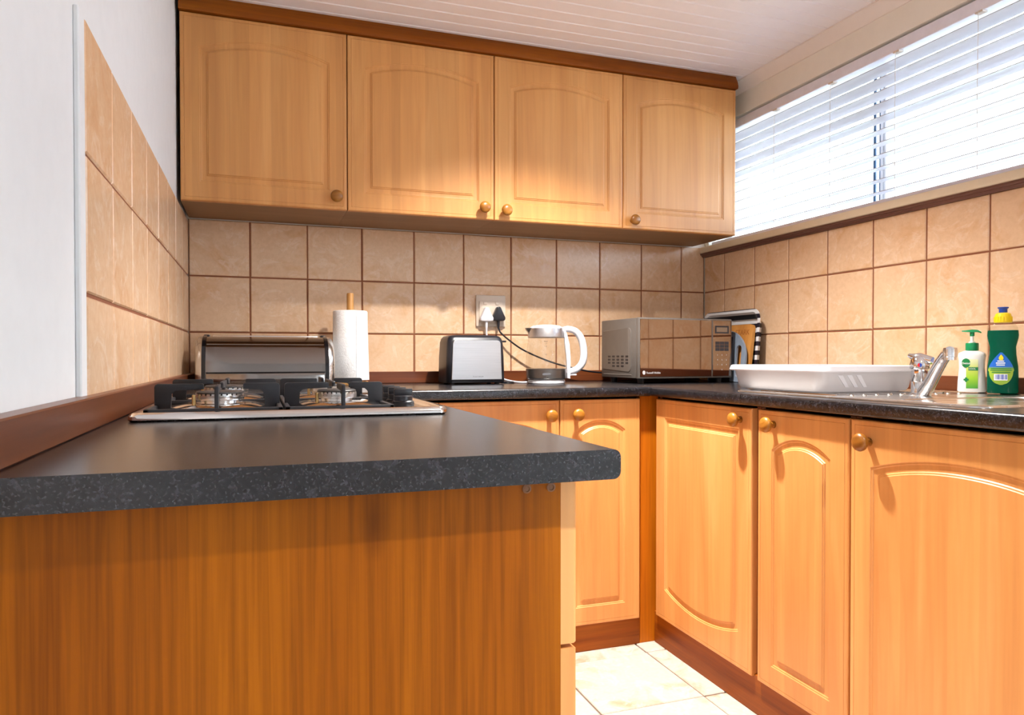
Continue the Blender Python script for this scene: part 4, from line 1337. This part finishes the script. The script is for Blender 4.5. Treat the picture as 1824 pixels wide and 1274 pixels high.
db = thing('dish_soap_bottle', 'tall green dish soap bottle with yellow and blue cap', 'bottle', (2.052, -1.440, ZC + 0.0052), ROT)
bm = B()
loft(bm, [oval(0, 0, 0.031, 0.018, 0), oval(0, 0, 0.0345, 0.0205, 0.003), oval(0, 0, 0.0345, 0.0205, 0.04), oval(0, 0, 0.0335, 0.020, 0.070), oval(0, 0, 0.0295, 0.0185, 0.100), oval(0, 0, 0.0285, 0.018, 0.120), oval(0, 0, 0.0335, 0.019, 0.142), oval(0, 0, 0.0345, 0.019, 0.150), oval(0, 0, 0.0335, 0.019, 0.163)])
body = obj('liquid_body', bm, M['dish_green'], db, smooth=60)
bm = B()
loft(bm, [oval(0, 0, 0.0335, 0.019, 0.1635), oval(0, 0, 0.031, 0.0185, 0.172), oval(0, 0, 0.026, 0.0175, 0.180), oval(0, 0, 0.021, 0.017, 0.184, e=2)], False, False)
obj('clear_shoulder', bm, M['clear'], db, smooth=60)
bm = B()
n = 40
lathe(bm, [(0.0195, 0.183), (0.0200, 0.185), (0.0195, 0.197), (0.0165, 0.206), (0.012, 0.2085)], n)
for k in range(20):
    a = 2 * PI * k / 20
    box(bm, 0.0190, 0.0206, -0.0009, 0.0009, 0.186, 0.198, 0, 1, Matrix.Rotation(a, 4, 'Z'))
obj('screw_cap', bm, M['yellow'], db)
bm = B(); lathe(bm, [(0.0095, 0.208), (0.0095, 0.218), (0.0125, 0.2205), (0.0125, 0.223), (0.010, 0.2235)], 24); obj('push_top', bm, M['blue'], db)
bm = B()
def tear(z):
    t = (z - 0.022) / (0.106 - 0.022)
    if t < 0.42: hw_ = 0.026 * math.sqrt(max(0.0, 1 - ((0.42 - t) / 0.42) ** 2))
    else: hw_ = 0.026 * (1 - ((t - 0.42) / 0.58) ** 1.7) + 0.002
    return (-0.004 - hw_, -0.004 + hw_)
grid_label(bm, 0, 0, 0.0222, 0.1058, 0.0345, 0.0205, 0.0012, nz=20, shape=tear)
lb = obj('label', bm, M['label_dish'], body)
bm = B(); grid_label(bm, -0.019, 0.010, 0.034, 0.050, 0.0345, 0.0205, 0.0018); bar = obj('barcode', bm, M['drop'], lb)
for k in range(9):
    bm = B(); x_ = -0.0165 + k * 0.0029; grid_label(bm, x_, x_ + 0.0012 + 0.0005 * (k % 3), 0.036, 0.049, 0.0345, 0.0205, 0.0021, nx=1); obj('bar', bm, M['blue'], bar)
bm = B()
grid_label(bm, 0, 0, 0.086, 0.100, 0.0345, 0.0205, 0.0018, nz=8, shape=lambda z: (-0.004 - 0.005 * math.sin(PI * min(1, max(0.05, (0.100 - z) / 0.018))), -0.004 + 0.005 * math.sin(PI * min(1, max(0.05, (0.100 - z) / 0.018)))))
obj('drop_mark', bm, M['yellow'], lb)
bm = B()
for i_, (zz, hw_) in enumerate(((0.0835, 0.008), (0.0785, 0.011), (0.0735, 0.010))):
    grid_label(bm, -0.004 - hw_, -0.004 + hw_ * 0.8, zz - 0.0012, zz + 0.0012, 0.0345, 0.0205, 0.0018, nx=4)
obj('printed_line', bm, M['drop'], lb)
bm = B()
for zz, hw_ in ((0.0640, 0.022), (0.0595, 0.023), (0.0545, 0.020)):
    grid_label(bm, -0.004 - hw_, -0.004 + hw_, zz - 0.0010, zz + 0.0010, 0.0345, 0.0205, 0.0018, nx=6)
obj('printed_line', bm, M['label_green'], lb)

# ------------------------------------------------------------------ venetian blind
vb = thing('venetian_blind', 'white venetian blind with wide slats in the window recess', 'blind', (W + 0.034, -1.23, 1.475))
by0_, by1_ = -2.345, -0.035
bm = B(); box(bm, W + 0.010, W + 0.060, by0_, by1_, 1.944, 1.980, 0.002, 1)
obj('headrail', bm, M['rail'], vb, True)
SL = 0.050
def slat_mesh():
    bm = B()
    rings = []
    n = 6
    up, dn = [], []
    for k in range(n + 1):
        x = -SL / 2 + SL * k / n
        h = 0.0030 * (1 - (2 * x / SL) ** 2)
        up.append((x, h + 0.0013)); dn.append((x, h - 0.0013))
    prism(bm, dn + list(reversed(up)), 0, by1_ - by0_ - 0.01)
    bmesh.ops.recalc_face_normals(bm, faces=bm.faces[:])
    me = bpy.data.meshes.new('slat'); bm.to_mesh(me); bm.free(); me.materials.append(M['slat'])
    for p in me.polygons: p.use_smooth = True
    me.set_sharp_from_angle(angle=math.radians(40))
    return me
sm = slat_mesh()
PITCH = 0.0398
for k in range(11):
    o = link('slat', sm, None, vb)
    tilt = math.radians([13, 13, 12, 12, 3, -4, -5, -4, -5, -4, -5][k] + random.uniform(-1, 1))
    o.location = (0.001, by0_ + 0.005 + 1.23, 1.916 - PITCH * k - 1.475)
    o.rotation_euler = (0, tilt, 0)
bm = B(); box(bm, W + 0.010, W + 0.060, by0_ + 0.005, by1_ - 0.005, 1.4725, 1.489, 0.003, 2)
obj('bottom_rail', bm, M['rail'], vb, True)
for yc in (-0.455, -0.748, -1.024, -1.303, -1.58, -1.86, -2.14):
    bm = B()
    tube(bm, [(W + 0.0075, yc, 1.944), (W + 0.0065, yc + 0.001, 1.70), (W + 0.0075, yc, 1.487)], 0.0008, 6)
    tube(bm, [(W + 0.0625, yc, 1.944), (W + 0.0625, yc, 1.487)], 0.0008, 6)
    obj('ladder_cord', bm, M['cord'], vb, True)
    bm = B(); box(bm, W + 0.008, W + 0.028, yc - 0.012, yc + 0.012, 1.9395, 1.9455, 0.001, 1)
    obj('cord_clip', bm, M['cord'], vb, True)

# ------------------------------------------------------------------ outdoors
bm = B(); box(bm, -8, 14, -14, 8, -0.6, -0.5)
struct('ground', bm, M['ground'], 'pale paving outside the window', 'ground')
hg = thing('hedge', 'sunlit green hedge outside the window', 'hedge', (6.2, 1.2, -0.5))
bm = B()
for k in range(2600):
    x, y, z = random.uniform(-0.5, 0.5), random.uniform(-3.4, 3.4), random.uniform(0, 1) ** 0.7
    zt = (2.3 + 0.25 * math.sin(y * 3.1) + 0.15 * math.sin(y * 7.7)) * z
    s = random.uniform(0.04, 0.09)
    Mx = T(x, y, zt) @ Matrix.Rotation(random.uniform(0, 6.3), 4, 'Z') @ Matrix.Rotation(random.uniform(-1, 1), 4, 'X')
    v = [bm.verts.new(Mx @ Vector(p)) for p in ((-s * .5, 0, 0), (0, -s * .2, s * .6), (s * .5, 0, 0), (0, s * .2, -s * .6))]
    bm.faces.new(v)
lf = obj('foliage', bm, M['hedge'], hg, smooth=0)
lf['kind'] = 'stuff'
